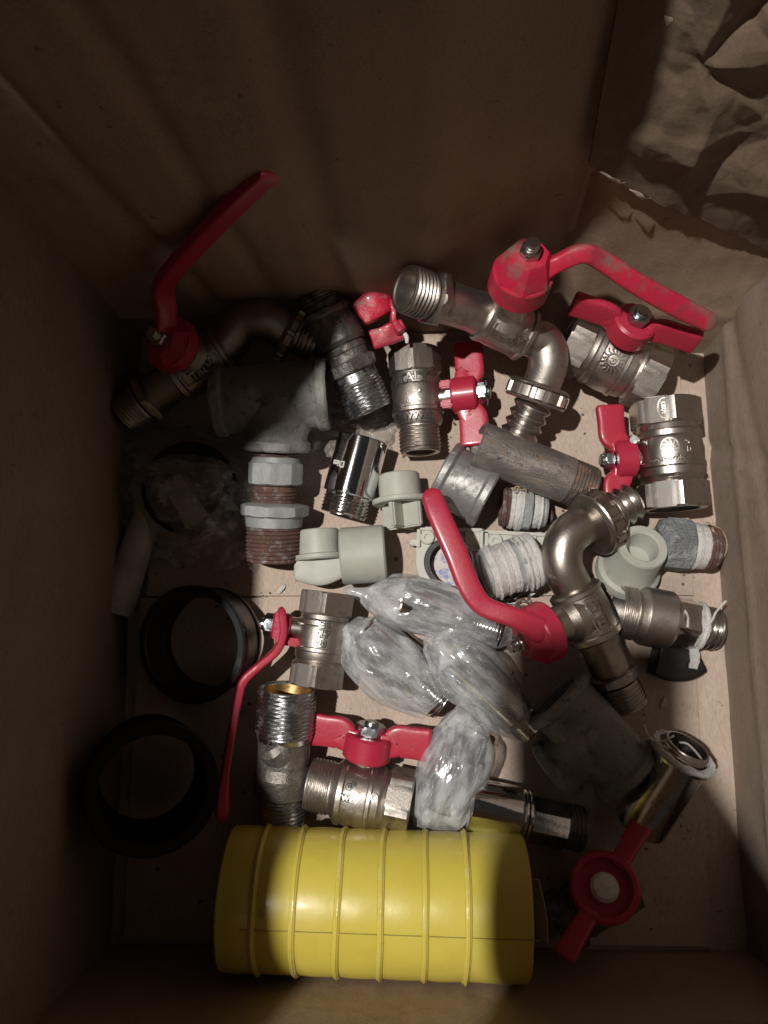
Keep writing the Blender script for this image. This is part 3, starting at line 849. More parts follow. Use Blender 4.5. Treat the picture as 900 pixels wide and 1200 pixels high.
# ---------------------------------------------------------------- garden taps
def tap(t, inlet, body0, body1, elbow, nutA, nutB, tailB, hubC, hubTop, lever, m, rb, rin, rt, lab=None, labdir=None, collar=True, lev_up=V((0, 0, 1)), lm=None, hub_r=13, screw=True, tail=True, bossr=8):
    mb = MB()
    Li = (body0 - inlet).length
    Mx = frame(inlet, body0)
    mb.add(turned([('p', 14, rin * .62), ('p', 13, rin * .72), ('p', .5, rin * .74), ('p', 0, rin * .82), ('th', 0, 12.5, rin, 1.9), ('p', 13, rin * .8), ('p', 14.2, rin * .8)], 72), Mx)
    mb.add(turned([('p', 13.5, rin * .7), ('hex', 14, 18.5, rin * 2.1, 6), ('p', 19, rb * .95), ('p', 22, rb * 1.0), ('p', Li * .8, rb * .98), ('p', Li, rb * 1.12)], 72, rot=.4, cap1=True), Mx)
    Lb = (body1 - body0).length
    Mb = frame(body0, body1)
    mb.add(turned([('p', -2.5, rb * .9), ('p', -2.5, rb * 1.22), ('p', -1.5, rb * 1.3), ('p', 0.8, rb * 1.3), ('p', 1.5, rb * 1.24), ('p', Lb * .5, rb * 1.28), ('p', Lb - 1.5, rb * 1.22), ('p', Lb - .8, rb * 1.3), ('p', Lb + 1, rb * 1.3), ('p', Lb + 2, rb * 1.15), ('p', Lb + 2.5, rb * .8)], 72), Mb)
    mb.add(tube([body0 + (body1 - body0) * .6, body1] + elbow + [nutA + (nutB - nutA) * .4], [rb * .95] * 2 + [rb * .98] * len(elbow) + [rb * .9], 40, 10, up=lev_up))
    bc = (body0 + body1) / 2
    Mh = frame(bc, hubTop)
    Lh = (hubC - bc).length; Lt = (hubTop - bc).length
    mb.add(turned([('p', 0, bossr * 1.5), ('p', rb * 1.0, bossr * 1.35), ('p', rb * 1.35, bossr), ('p', Lh, bossr * .95), ('p', Lh, 3)], 48), Mh)
    nub = boxm(V((Lh - 1, 0, bossr * .95)), 4.6, 4.6, 4, Mh, .6); mb.add(nub)
    nub = boxm(V((Lh - 1, 0, -bossr * .95)), 4.6, 4.6, 4, Mh, .6); mb.add(nub)
    mb.build('body', m, t)
    un = MB(); union_nut(un, nutA, nutB, rt); un.build('union_nut', m, t)
    if tail:
        ht = MB(); hose_tail(ht, nutB, tailB, rt * .60); ht.build('hose_tail', NICKELM, t)
    hb = MB()
    hs = Lh + (Lt - Lh) * .42
    hb.add(turned([('p', Lh - 2, hub_r * .6), ('p', Lh - 2, hub_r * .96), ('p', Lh - 1, hub_r * 1.0), ('p', hs, hub_r * .98), ('p', hs + .8, hub_r * .94), ('p', hs + 1, hub_r * .5)], 56), Mh)
    hb.add(turned([('p', hs - 3, hub_r * .9), ('p', hs + .6, hub_r * .99), ('p', Lt - 1.2, hub_r * .68), ('p', Lt, hub_r * .60), ('p', Lt, 3)], 7, rot=.3), Mh)
    ho = hb.build('handle', lm or RED, t, sharp=20)
    lv = MB(); lever_arm(lever, lev_up, lv); lv.build('lever', lm or RED, t)
    if screw:
        MB().add(turned([('hex', Lt - .5, Lt + 3, 8.5), ('th', Lt + 3, Lt + 7, 3.2, 1.2)], 48), Mh).build('nut', NICKELM, t)
    if lab:
        fa = face_angle(Mb); q = MB()
        hv = Mb.inverted() @ hubC; df = (fa - math.atan2(hv.z, hv.y) + PI) % (2 * PI) - PI
        fa += math.copysign(labdir[1], df) - labdir[1]
        q.add(bend(strip([(-Lb * .40, -3.6), (Lb * .40, -3.6), (Lb * .40, 3.6), (-Lb * .40, 3.6)], .5, .4, True), 0, 0, 0, (1, 0), (0, 1)) if False else strip([(-Lb * .40, -3.6), (Lb * .40, -3.6), (Lb * .40, 3.6), (-Lb * .40, 3.6)], .5, .4, True))
        q.add(text_mesh(lab, 5.2, .6, .16)); gq = MB(); mark(gq, text_mesh(lab, 5.2, .2, .5), Mb, rb * 1.34, Lb * .5, fa + labdir[1], labdir[0]); gq.build('dirt_round_letters', GRIMEM, t)
        q2 = MB(); mark(q2, (q.v, q.f), Mb, rb * 1.34, Lb * .5, fa + labdir[1], labdir[0]); q2.build('raised_marks', m, t)

# top tap
inl = P(474, 338, 80); b0 = P(570, 370, 54); b1 = P(613, 392, 46)
t = thing('garden_tap', 'silver hose tap at the top centre, long dusty red lever reaching right', 'tap', inl, b1, group='garden hose taps with red levers')
tap(t, inl, b0, b1, [P(637, 402, 42), P(642, 428, 39)], P(634, 450, 35), P(626, 472, 32), P(606, 514, 24), P(600, 345, 80), P(621, 297, 100),
    [(P(622, 324, 90), 5, 4), (P(652, 309, 92), 3.7, 4), (P(682, 297, 97), 3.9, 3.6), (P(706, 306, 92), 4.3, 3.4), (P(745, 332, 84), 4.5, 3.2), (P(790, 357, 74), 4.8, 3.0), (P(828, 376, 66), 4.4, 2.8)],
    NICKEL, 9.8, 11, 15.5, 'ITALY', (D(b0, b1), .3), lev_up=V((0, -.55, .8)), lm=REDDUST, hub_r=13.6, bossr=8.5)
# left dark tap
inl = P(148, 486, 22); b0 = P(212, 440, 30); b1 = P(262, 408, 34)
t = thing('garden_tap', 'shadowed hose tap in the top left corner, its red lever leaning up the box side', 'tap', inl, b1, group='garden hose taps with red levers')
tap(t, inl, b0, b1, [P(286, 380, 38), P(314, 376, 40)], P(333, 388, 38), P(347, 396, 36), P(368, 406, 32), P(202, 398, 52), P(188, 396, 62),
    [(P(194, 386, 62), 5.5, 3), (P(194, 362, 70), 5, 2.8), (P(191, 340, 80), 5, 2.8), (P(199, 322, 90), 5, 2.8), (P(236, 280, 112), 5.2, 2.8), (P(280, 235, 134), 5.2, 2.8), (P(311, 206, 146), 4.8, 2.8)],
    TAPMET, 10.5, 11.5, 14, 'ITALY', (D(b0, b1), .25), lev_up=V((.55, -.7, .2)), hub_r=13.5)
# right lower tap
inl = P(735, 828, 16); b0 = P(697, 742, 24); b1 = P(674, 694, 28)
t = thing('garden_tap', 'bronze tinted hose tap below the steel pipe, red lever pointing up left', 'tap', inl, b1, group='garden hose taps with red levers')
tap(t, inl, b0, b1, [P(659, 663, 32), P(662, 634, 33), P(680, 617, 31)], P(690, 617, 29), P(708, 606, 26), P(742, 587, 22), P(640, 738, 34), P(612, 752, 37),
    [(P(630, 738, 44), 6, 4), (P(603, 724, 46), 4.8, 4), (P(568, 711, 46), 4.8, 4), (P(550, 688, 47), 5.2, 3.6), (P(534, 648, 47), 5.3, 3.6), (P(515, 605, 46), 5.3, 3.6), (P(507, 584, 45), 4.9, 3.2)],
    TAPMET, 9.8, 10.6, 16.5, 'ITALY', (D(b1, b0) * -1, .4), hub_r=14.5, bossr=9)

# ---------------------------------------------------------------- lone butterfly handle, bottom right
C = P(708, 1042, 30)
t = thing('ball_valve', 'ball valve in the dark bottom right corner, red ring handle with white cap', 'ball valve', C, group='ball valves with red handles')
mb = MB()
Dv = D(P(706, 1050, 20), P(709, 1040, 44)); Wd = (P(745, 985, 36) - P(672, 1112, 32)); Wd = (Wd - Dv * Wd.dot(Dv)).normalized()
Mx = frame(C, C + Dv, Wd)
mb.add(turned([('p', 0, 9), ('cyl', 0, 8, 15.2, 1.2), ('p', 8, 12.2), ('p', 3, 11.6), ('p', 2.5, 4)], 56), Mx)
side = Dv.cross(Wd)
for sg in (1, -1):
    mb.add(sweep([(C + Dv * 4 + Wd * sg * 12.5, 4.2, 3.4), (C + Dv * 4.5 + Wd * sg * 19, 4.4, 3.2), (C + Dv * 5 + Wd * sg * 33, 5.0, 3.2)], Dv, 24, .4, 6, round_ends=1.5))
mb.build('handle', RED, t)
MB().add(turned([('p', 3, 6.4), ('p', 6.5, 6.2), ('p', 8.5, 4.8), ('p', 8.9, 2)], 30), Mx).rough(.25, .4).build('cap', WHITEC, t)
a_ = P(655, 1062, 14); b_ = P(722, 1030, 14)
MB().add(turned(ball_body(40, 12.5, 'f', 'f', 6), 72), frame(P(652, 1085, 15), P(745, 1020, 15))).build('body', GRIME, t)

# ---------------------------------------------------------------- broken red handle
t = thing('broken_handle', 'chipped broken piece of red plastic handle above the centre valve', 'handle piece', P(448, 376, 34))
mb = MB()
mb.add(sweep([(P(424, 368, 40), 6.5, 5), (P(440, 356, 42), 7.0, 5.5), (P(452, 352, 40), 6.5, 5)], V((0, -.3, 1)), 24, .45, 6, round_ends=1.5))
mb.add(sweep([(P(445, 352, 38), 2, 6), (P(460, 362, 38), 2.2, 6.5), (P(462, 380, 37), 2.0, 6), (P(470, 392, 37), 2.4, 6)], V((0, 0, 1)), 24, .5, 8, round_ends=.8))
mb.add(sweep([(P(438, 398, 36), 4.8, 3), (P(455, 392, 37), 5.2, 3), (P(472, 385, 37), 5.0, 3)], V((.2, -.3, 1)), 24, .4, 6, round_ends=1.0))
mb.rough(.7, .22)
mb.build('grip', REDW, t)
MB().add(sweep([(P(470, 387, 38), .8, 1), (P(476, 394, 38), 1.2, 1.2), (P(477, 402, 37), .8, .8)], n=10)).build('broken_edge', WHITEC, t)

# ---------------------------------------------------------------- grimy compression fitting upper centre
A = P(372, 345, 40); B = P(434, 482, 20)
t = thing('threaded_fitting', 'grimy dark fitting with a bright threaded end, beside the broken red handle', 'pipe fitting', A, B)
L = (B - A).length
MB().add(turned([('p', 8, 7), ('p', .5, 8), ('p', 0, 10.5), ('th', 0, L * .10, 12.2, 1.8), ('p', L * .12, 11.5), ('cyl', L * .13, L * .18, 14.3, .8), ('p', L * .19, 12.8), ('p', L * .40, 14.0), ('p', L * .43, 13.2),
                 ('cyl', L * .44, L * .5, 12.6, .7), ('p', L * .56, 12.2), ('hex', L * .57, L * .66, 26, 6), ('p', L * .67, 11.5)], 72), frame(A, B)).rough(.5, .25).build('body', GRIME, t)
MB().add(turned([('p', L * .6, 9), ('p', L * .66, 11.2), ('p', L * .74, 11.8), ('th', L * .75, L, 12.2, 2.0), ('p', L, 10.0), ('p', L - 10, 9.5), ('p', L - 10.5, 8)], 72), frame(A, B)).build('threaded_end', WORN, t)

# ---------------------------------------------------------------- galvanised tees
A = P(252, 470, 34); B = P(384, 462, 32)
t = thing('pipe_tee', 'dark galvanised tee in the upper left with rusty reducers screwed into its lower branch', 'pipe tee', A, B)
L = (B - A).length; R1 = 16.5
c = A + (B - A) * .56
bdir = D(c, P(322, 560, 22)); bl = (P(320, 528, 26) - c).length
def tee(mb, A, B, c, bdir, bl, r, rb, lip=1.8):
    L = (B - A).length
    mb.add(turned([('p', 12, r * .6), ('p', 11, r * .72), ('p', .8, r * .76), ('p', 0, r * .82), ('p', 0, r + lip * .6), ('p', 1, r + lip), ('p', 4.5, r + lip), ('p', 6.0, r), ('p', L * .5, r * 1.02), ('p', L - 6, r), ('p', L - 4.5, r + lip), ('p', L - 1, r + lip), ('p', L, r + lip * .6), ('p', L, r * .82), ('p', L - .8, r * .76), ('p', L - 11, r * .72), ('p', L - 12, r * .6)], 64), frame(A, B))
    mb.add(turned([('p', 0, rb * 1.15), ('p', r * .8, rb * 1.12), ('p', r * 1.1, rb), ('p', bl - 6, rb), ('p', bl - 4.5, rb + lip), ('p', bl - 1, rb + lip), ('p', bl, rb + lip * .6), ('p', bl, rb * .82), ('p', bl - .8, rb * .76), ('p', bl - 9, rb * .7), ('p', bl - 9.5, rb * .6)], 64), frame(c, c + bdir))
mb = MB(); tee(mb, A, B, c, bdir, bl, R1, 15.5, 1.5); mb.rough(.35, .15).build('body', DARKIRON, t)
n0 = c + bdir * (bl - 5); n1 = P(320, 657, 14); Ln = (n1 - n0).length; Mx = frame(n0, n1)
mb = MB().add(turned([('p', 0, 9), ('th', 0, 9, 11.4, 1.8), ('p', 9.2, 9)], 64), Mx)
mb.add(turned([('p', Ln * .37, 9), ('th', Ln * .38, Ln * .58, 11.2, 1.8), ('p', Ln * .58, 8)], 64), Mx)
mb.add(turned([('p', Ln * .70, 12), ('th', Ln * .70, Ln, 14.0, 2.0), ('p', Ln, 12), ('p', Ln - 8, 11.3), ('p', Ln - 8.4, 10)], 64), Mx)
mb.build('rusty_thread', RUST, t)
MB().add(turned([('p', Ln * .12, 8), ('p', Ln * .14, 11.5), ('hex', Ln * .18, Ln * .36, 25.5, 8), ('p', Ln * .37, 11)], 64), Mx).rough(.3, .3).build('hexagon_reducer', GALVL, t)
MB().add(turned([('p', Ln * .50, 8), ('p', Ln * .52, 13.2), ('hex', Ln * .53, Ln * .62, 32.5, 8), ('p', Ln * .63, 14.5), ('p', Ln * .71, 14.0), ('p', Ln * .72, 11)], 64), Mx).rough(.3, .3).build('flanged_bushing', GALVL, t)

A = P(650, 815, 22); B = P(738, 908, 22)
t = thing('pipe_tee', 'big dusty grey tee in the shade at lower right, one open mouth facing up left', 'pipe tee', A, B)
c = (A + B) / 2 + D(A, B) * 1
bd = P(680, 926, 16) - c; ax = D(A, B); bd = (bd - ax * bd.dot(ax)).normalized()
mb = MB(); tee(mb, A, B, c, bd, 26, 16, 12.5, 2.4); mb.rough(.5, .12).build('body', DARKIRON, t)

# ---------------------------------------------------------------- chrome sleeve
A = P(426, 514, 16); B = P(402, 604, 12)
t = thing('chrome_extension', 'shiny chrome threaded extension beside the plastic plug, small letters on it', 'pipe extension', A, B, group='chrome tap extensions')
L = (B - A).length; Mx = frame(A, B)
MB().add(turned([('p', 15, 10), ('p', .8, 11), ('p', 0, 11.8), ('cyl', 0, L * .74, 13.2, .7), ('p', L * .745, 11.6), ('p', L * .77, 11.6)], 72), Mx).build('sleeve', CHROME, t)
MB().add(turned([('p', L * .74, 9), ('th', L * .76, L, 12.2, 1.8), ('p', L, 10), ('p', L - 6, 9.6), ('p', L - 6.4, 8)], 72), Mx).build('threaded_end', CHROMED, t)
mb = MB(); fa = face_angle(Mx)
dsg = 1 if circ_sign(Mx, fa).x > 0 else -1
mark(mb, text_mesh('Dim', 4.6, .12, .08), Mx, 13.25, L * .40, fa - dsg * .75, -RT)
mb.build('printed_letters', WHITEC, t)

# ---------------------------------------------------------------- grey plastic fittings
def plug(t, A, B, r, rf, fins=False, Lf=None):
    L = (B - A).length; Mx = frame(A, B)
    mb = MB()
    mb.add(turned([('p', 9, r * .66), ('p', .6, r * .72), ('p', 0, r * .80), ('p', 0, r * .94), ('p', .7, r), ('p', L * .62, r * 1.03), ('p', L * .64, rf), ('p', L * .66, rf + .5), ('p', L * .74, rf + .5), ('p', L * .78, rf), ('p', L * .79, r * .8), ('p', L * .7, r * .7)], 56), Mx)
    return mb, Mx, L
A = P(467, 556, 13.5); B = P(471, 600, 13.5)
t = thing('plastic_plug', 'grey plastic plug with a crossed grip under its flange, right of the chrome extension', 'pipe plug', A, B, group='grey plastic plugs')
mb, Mx, L = plug(t, A, B, 10.6, 14.2); mb.build('plug_body', PPR, t)
mb = MB(); ll = L * .74
for yy, zz in ((3.2, 22), (22, 3.2)): mb.add(boxm(V((ll + 6.5, 0, 0)), 14, yy, zz, Mx @ Matrix.Rotation(.5, 4, 'X'), .8))
mb.build('grip_fins', PPR, t)
A = P(373, 621, 13.5); B = P(376, 666, 13)
t = thing('plastic_plug', 'grey plastic plug with one broad flat fin, lying left against the plain grey coupling', 'pipe plug', A, B, group='grey plastic plugs')
mb, Mx, L = plug(t, A, B, 10.4, 13.0); mb.build('plug_body', PPR, t)
MB().add(sweep([(Mx @ V((L * .95, 3, -11.5)), 6.5, 2.4), (Mx @ V((L * 1.0, 3, 0)), 9, 2.6), (Mx @ V((L * .95, 3, 11.5)), 6.5, 2.4)], V((0, 0, 1)), 28, .5, 6, round_ends=1.5)).build('grip_fins', PPR, t)
A = P(400, 652, 15); B = P(452, 648, 15)
t = thing('plastic_coupling', 'plain smooth grey plastic coupling lying on its side above the wrapped fittings', 'pipe coupling', A, B)
L = (B - A).length
MB().add(turned([('p', 11, 9), ('p', .6, 10.5), ('p', 0, 11.8), ('cyl', 0, L, 14.4, .9), ('p', L, 11.8), ('p', L - .6, 10.5), ('p', L - 11, 9)], 64), frame(A, B)).build('sleeve', PPR, t)
A = P(754, 640, 30); B = P(733, 672, 4)
t = thing('plastic_coupling', 'grey plastic flanged collar standing mouth up, between the bronze tap and the taped nipple', 'pipe coupling', A, B)
L = (B - A).length
MB().add(turned([('p', 12, 6.5), ('p', 1.0, 7.6), ('p', 0, 8.4), ('p', 0, 11.4), ('p', 1.0, 11.9), ('p', L * .58, 12.4), ('p', L * .72, 13.8), ('p', L * .78, 15.6), ('p', L * .86, 16.0), ('p', L * .97, 15.8), ('p', L, 15), ('p', L, 12)], 64), frame(A, B)).build('collar', PPR, t)

# ---------------------------------------------------------------- galvanised coupling and steel pipe
A = P(524, 548, 20); B = P(566, 592, 14)
A = P(520, 556, 16); B = P(574, 582, 18)
t = thing('pipe_coupling', 'squat galvanised iron coupling with a worn round stamp, tip of the red lever beside it', 'pipe coupling', A, B)
ax0 = P(524, 557, 15); L = 28
ax = D(P(523, 553, 16), P(566, 576, 17)); C = P(546, 568, 17); A = C - ax * 13.5; B = C + ax * 13.5; Lc = 27
MB().add(turned([('p', 12, 11.5), ('p', .8, 12.6), ('p', 0, 13.6), ('p', 0, 16.2), ('p', .8, 17.2), ('p', 3.6, 17.2), ('p', 5.2, 15.9), ('p', Lc * .5, 15.7), ('p', Lc - 5.2, 15.9), ('p', Lc - 3.6, 17.2), ('p', Lc - .8, 17.2), ('p', Lc, 16.2), ('p', Lc, 13.6), ('p', Lc - .8, 12.6), ('p', Lc - 12, 11.5)], 64), frame(A, B)).rough(.25, .2).build('sleeve', GALV, t)
mb = MB(); Mx = frame(A, B); fa = face_angle(Mx)
em = MB(); em.add(strip(circ(0, 0, 5.6, 22), .6, .3)); em.add(strip(circ(.3, .2, 4.6, 16, .5, 5), .5, .25)); em.add(strip([(-3, -2), (-1, 2), (1, -2), (3, 2)], .6, .3))
mark(mb, (em.v, em.f), Mx, 15.75, Lc * .5, fa, RT); mb.build('round_stamp', GALV, t)
A = P(558, 520, 30); B = P(692, 574, 20)
t = thing('steel_pipe', 'weathered grey brown steel pipe with a threaded right end, under the centre butterfly handle', 'pipe', A, B)
L = (B - A).length
MB().add(turned([('p', 10, 8), ('p', .6, 9.5), ('p', 0, 10.5), ('p', .8, 11.6), ('p', L * .4, 11.8), ('p', L * .79, 11.7), ('p', L * .8, 11.4)], 64), frame(A, B)).rough(.25, .15).build('tube', PIPE, t)
MB().add(turned([('p', L * .77, 10), ('th', L * .79, L, 11.7, 1.7), ('p', L, 9.6), ('p', L - 8, 9.2), ('p', L - 8.3, 8)], 72), frame(A, B)).build('threaded_end', mat('rusty_pipe_thread', (.17, .14, .12), .5, .7, [((.22, .12, .08), 120, .5, .7, .8, .1)], [(700, .5, .3)]), t)

# ---------------------------------------------------------------- small taped nipple
def wraps(A, B, x0, x1, r, m, t, seed=0, name='thread_tape', amp=.5):
    sp = []; rnd = random.Random(seed); x = x0
    while x < x1:
        sp.append(('p', x, r + rnd.uniform(-amp, amp))); x += rnd.uniform(.5, 1.2)
    sp.append(('p', x1, r * .9))
    return MB().add(turned([('p', x0, r * .8)] + sp, 48), frame(A, B)).rough(.3, .3).build(name, m, t)
A = P(587, 594, 12); B = P(640, 600, 12)
t = thing('hexagon_nipple', 'small brown and grey hexagon nipple with white thread tape, above the grey pipe clips', 'pipe fitting', A, B, group='taped nipples')
L = (B - A).length; Mx = frame(A, B)
MB().add(turned([('p', 5, 6), ('p', 0, 7), ('th', 0, L * .2, 10.4, 1.8), ('p', L * .22, 9)], 56), Mx).build('threaded_end', RUST, t)
wraps(A, B, L * .18, L * .46, 10.8, TEFLON, t, 3)
MB().add(turned([('p', L * .44, 8), ('hex', L * .46, L * .66, 20.5, 6), ('p', L * .67, 7.6), ('p', L * .7, 7.4), ('th', L * .7, L, 8.4, 1.7), ('p', L, 6), ('p', L - 4, 5.5)], 56), Mx).build('hexagon', GALVL, t)
wraps(A, B, L * .69, L * .9, 8.8, TEFLON, t, 5)
# fuzzy ends of tape
def threads(name, m, t, pts_list, r=.3):
    mb = MB()
    for pl in pts_list: mb.add(tube([P(*q) for q in pl], r, 8, 8))
    return mb.build(name, m, t)
threads('hemp_strands', HEMP, t, [[(600, 574, 22), (606, 570, 24), (612, 574, 23), (618, 571, 24), (624, 578, 20)], [(604, 578, 23), (611, 568, 25), (617, 576, 24)]], .35)
threads('rust_crust', RUST, t, [[(642, 595, 12), (646, 604, 11), (642, 612, 8), (632, 613, 6)]], 1.3)

# ---------------------------------------------------------------- pipe clips
def clip(t, cx, cy, z, rot, rnd=1):
    C = P(cx, cy, z); e = V((math.cos(rot), math.sin(rot), 0)); Mx = Matrix.Translation(C) @ Matrix.Rotation(rot, 4, 'Z')
    a0, a1 = math.radians(205), math.radians(-40)
    ro, ri = 16.5, 12.6
    pl = []
    # outer outline: rectangular top plate running into the ring
    pts = [(-16.5, 3), (-16.5, 17.5), (17, 17.5), (17, 3), (15.6, 0)]
    k = 22
    out = [(-16.5, 17.5), (17.2, 17.5), (17.2, 2)] + [(ro * math.cos(a), ro * math.sin(a)) for a in lin(math.radians(0), math.radians(-62), 12)]
    inn = [(ri * math.cos(a), ri * math.sin(a)) for a in lin(math.radians(-62), math.radians(242), 40)]
    out2 = [(ro * math.cos(a), ro * math.sin(a)) for a in lin(math.radians(242), math.radians(178), 12)]
    poly = out + inn + out2
    mb = MB().add(prism(poly, 0, 7), Mx)
    # raised rim of the plate, corner bosses and slots
    for (x, y, sx, sy) in ((0, 16.6, 33, 1.8), (16.2, 10, 1.8, 13), (-15.6, 12, 1.8, 10), (8.6, 13, 1.6, 7), (3, 12.5, 10, 1.4), (12, 6.5, 8, 1.4)):
        mb.add(boxm(V((x, y, 7.6)), sx, sy, 3, Mx, .35))
    mb.add(turned([('p', 6, 3.5), ('cyl', 6, 9.2, 3.7, .5), ('p', 9.2, 1.5), ('p', 8, 1.4)], 28), Mx @ Matrix.Translation(V((-11.2, 12.2, 0))) @ Matrix.Rotation(-PI / 2, 4, 'Y'))
    mb.add(boxm(V((-17.8, 9.5, 3.5)), 4, 3.0, 6, Mx, .4)); mb.add(boxm(V((18.2, 6.5, 3.5)), 4, 3.0, 6, Mx, .4))
    mb.build('clip_body', PPRD, t)
    MB().add(prism([(ri * .99 * math.cos(a), ri * .99 * math.sin(a)) for a in lin(math.radians(100), math.radians(240), 24)] + [(ri * .86 * math.cos(a) + 1.2, ri * .86 * math.sin(a)) for a in lin(math.radians(240), math.radians(100), 24)], 0.3, 6), Mx).build('inner_pad', BLACKP, t)
t = thing('pipe_clip', 'grey plastic pipe clip with its round jaw open, crossed by the red lever', 'pipe clip', P(526, 658, 0), group='grey pipe clips')
clip(t, 525, 660, 3, math.radians(-2))
t = thing('pipe_clip', 'grey plastic pipe clip partly hidden under the white taped fitting', 'pipe clip', P(604, 664, 0), group='grey pipe clips')
clip(t, 603, 665, 3, math.radians(-3))
o = MB().add(prism([(11 * math.cos(a), 10.5 * math.sin(a)) for a in lin(0, 2 * PI, 40)][:-1], 0, .4), Matrix.Translation(P(530, 663, .6))).build('paper_disc', PAPER)
single(o, 'scrap of paper with blue print seen through the open pipe clip', 'paper scrap')

# ---------------------------------------------------------------- taped socket
A = P(568, 674, 22); B = P(632, 654, 20)
t = thing('taped_socket', 'wide round socket wrapped in frayed white thread tape, right of the red lever', 'pipe fitting', A, B)
L = (B - A).length; Mx = frame(A, B)
MB().add(turned([('p', 10, 9), ('p', .6, 10.2), ('p', 0, 10.8), ('p', 0, 12.0), ('th', 0, L * .5, 12.6, 1.9), ('hex', L * .5, L * .85, 25, 8), ('p', L * .9, 10)], 60), Mx).build('socket', GALVL, t)
wraps(A, B, L * .05, L * .52, 13.3, TEFLON, t, 8, amp=.8)
wraps(A, B, L * .6, L * .95, 13.8, TEFLON, t, 9, amp=1.0)
threads('frayed_tape', TEFLON, t, [[(570, 690, 14), (578, 698, 8), (588, 694, 12), (600, 699, 8)], [(575, 700, 6), (590, 703, 5), (606, 700, 6), (618, 690, 10)], [(584, 697, 8), (592, 706, 4), (604, 707, 3)], [(628, 640, 24), (632, 655, 24), (630, 672, 18)]], .55)
rb = random.Random(3); mb = MB()
for k in range(26):
    q = P(rb.uniform(580, 625), rb.uniform(700, 712), rb.uniform(.8, 2)); mb.add(boxm(q, rb.uniform(.8, 2.6), rb.uniform(.8, 2), rb.uniform(.8, 1.8), None, .2))
mb.rough(.5, .8)
o = mb.build('rust_crumbs', RUST); o['kind'] = 'stuff'; single(o, 'dark rust crumbs scattered beside the red tap hub', 'debris')

# ---------------------------------------------------------------- sealant covered nipple, right
A = P(768, 636, 14); B = P(838, 642, 13)
t = thing('taped_nipple', 'nipple smeared with grey sealant and wound with white tape and hemp, at the right edge', 'pipe fitting', A, B, group='taped nipples')
L = (B - A).length
MB().add(turned([('p', 0, 5), ('p', 0, 9), ('p', 2, 11.5), ('hex', 2.5, L * .55, 24.5, 6), ('p', L * .58, 10)], 60), frame(A, B)).rough(1.2, .16).build('hexagon', SEALANT, t)
wraps(A, B, L * .52, L * .82, 11.6, TEFLON, t, 12)
MB().add(turned([('p', L * .78, 9), ('th', L * .8, L, 11.4, 1.8), ('p', L, 9), ('p', L - 4, 8.5), ('p', L - 4.4, 6)], 60), frame(A, B)).build('threaded_end', RUST, t)
threads('hemp_strands', HEMP, t, [[(828, 612, 22), (846, 622, 18), (852, 640, 14), (846, 655, 8), (830, 664, 5)], [(820, 668, 4), (840, 662, 6), (850, 650, 8)], [(834, 618, 22), (842, 640, 20), (836, 660, 10)], [(775, 655, 8), (790, 666, 4), (812, 668, 3), (830, 662, 5)]], .5)

# ---------------------------------------------------------------- angle valve with black lever
A = P(723, 715, 16); B = P(842, 738, 13)
t = thing('threaded_valve', 'worn chrome valve with a torn white tape band and small black lever, under the collar', 'valve', A, B)
L = (B - A).length; Mx = frame(A, B)
mb = MB().add(turned([('p', 10, 9), ('p', .6, 10.4), ('p', 0, 11.6), ('th', 0, L * .17, 12.8, 1.9), ('p', L * .175, 11.4), ('p', L * .2, 13.0), ('p', L * .24, 14.2), ('p', L * .50, 14.2), ('p', L * .53, 13.2), ('p', L * .54, 12)], 72), Mx)
mb.build('body', NICKEL, t)
MB().add(turned([('p', L * .5, 8), ('hex', L * .52, L * .76, 22.5, 6), ('p', L * .77, 9)], 72, rot=.25), Mx).build('hexagon', CHROMED, t)
MB().add(turned([('p', L * .76, 7), ('th', L * .80, L, 10.6, 2.6, 1.3), ('p', L, 8)], 72), Mx).build('threaded_end', NICKELM, t)
wraps(A, B, L * .74, L * .83, 11.6, TEFLON, t, 20)
threads('frayed_tape', TEFLON, t, [[(822, 736, 24), (833, 729, 26), (840, 716, 26), (851, 704, 27)], [(800, 712, 22), (806, 722, 27), (806, 735, 27)]], .55)
mb = MB().add(sweep([(P(768, 772, 10), 8, 5), (P(782, 776, 9), 9, 5), (P(800, 776, 9), 9, 5), (P(815, 770, 9), 8, 5)], V((0, 0, 1)), 24, .3, 6, round_ends=1))
mb.build('lever', BLACKP, t)
MB().add(sweep([(P(813, 760, 18), 2.2, 1), (P(814, 772, 17), 2.4, 1), (P(812, 783, 16), 2.0, 1)], V((0, 0, 1)), 16, .5, 6)).rough(.4, .6).build('tape_scrap', TEFLON, t)

# ---------------------------------------------------------------- cast fitting with two threads (lower left)
A = P(337, 806, 26); B = P(328, 966, 14)
t = thing('threaded_fitting', 'two ended threaded iron fitting with a round side boss, left of the lower butterfly valve', 'pipe fitting', A, B)
L = (B - A).length; Mx = frame(A, B, V((-1, 0, 0)))
MB().add(turned([('p', L * .36, 10), ('p', L * .38, 12.6), ('p', L * .55, 12.4), ('p', L * .62, 14.2), ('p', L * .76, 13.6), ('p', L * .79, 11)], 64), Mx).add(
    turned([('p', -5, 9), ('p', 6, 8.8), ('p', 9.0, 8.0), ('p', 11, 5.5), ('p', 11.6, 2)], 40), frame(P(332, 884, 24), P(322, 874, 29))).rough(.6, .22).build('body', GRIME, t)
MB().add(turned([('p', 14, 10), ('p', .8, 11.6), ('p', 0, 12.2), ('th', 0, L * .34, 14.2, 1.9), ('p', L * .37, 13), ('p', L * .38, 10)], 80), Mx).build('threaded_end', WORN, t)
MB().add(turned([('p', L * .77, 9), ('th', L * .78, L, 11.6, 1.9), ('p', L, 9.6), ('p', L - 6, 9), ('p', L - 6.3, 7)], 72), Mx).build('threaded_end', WORN, t)
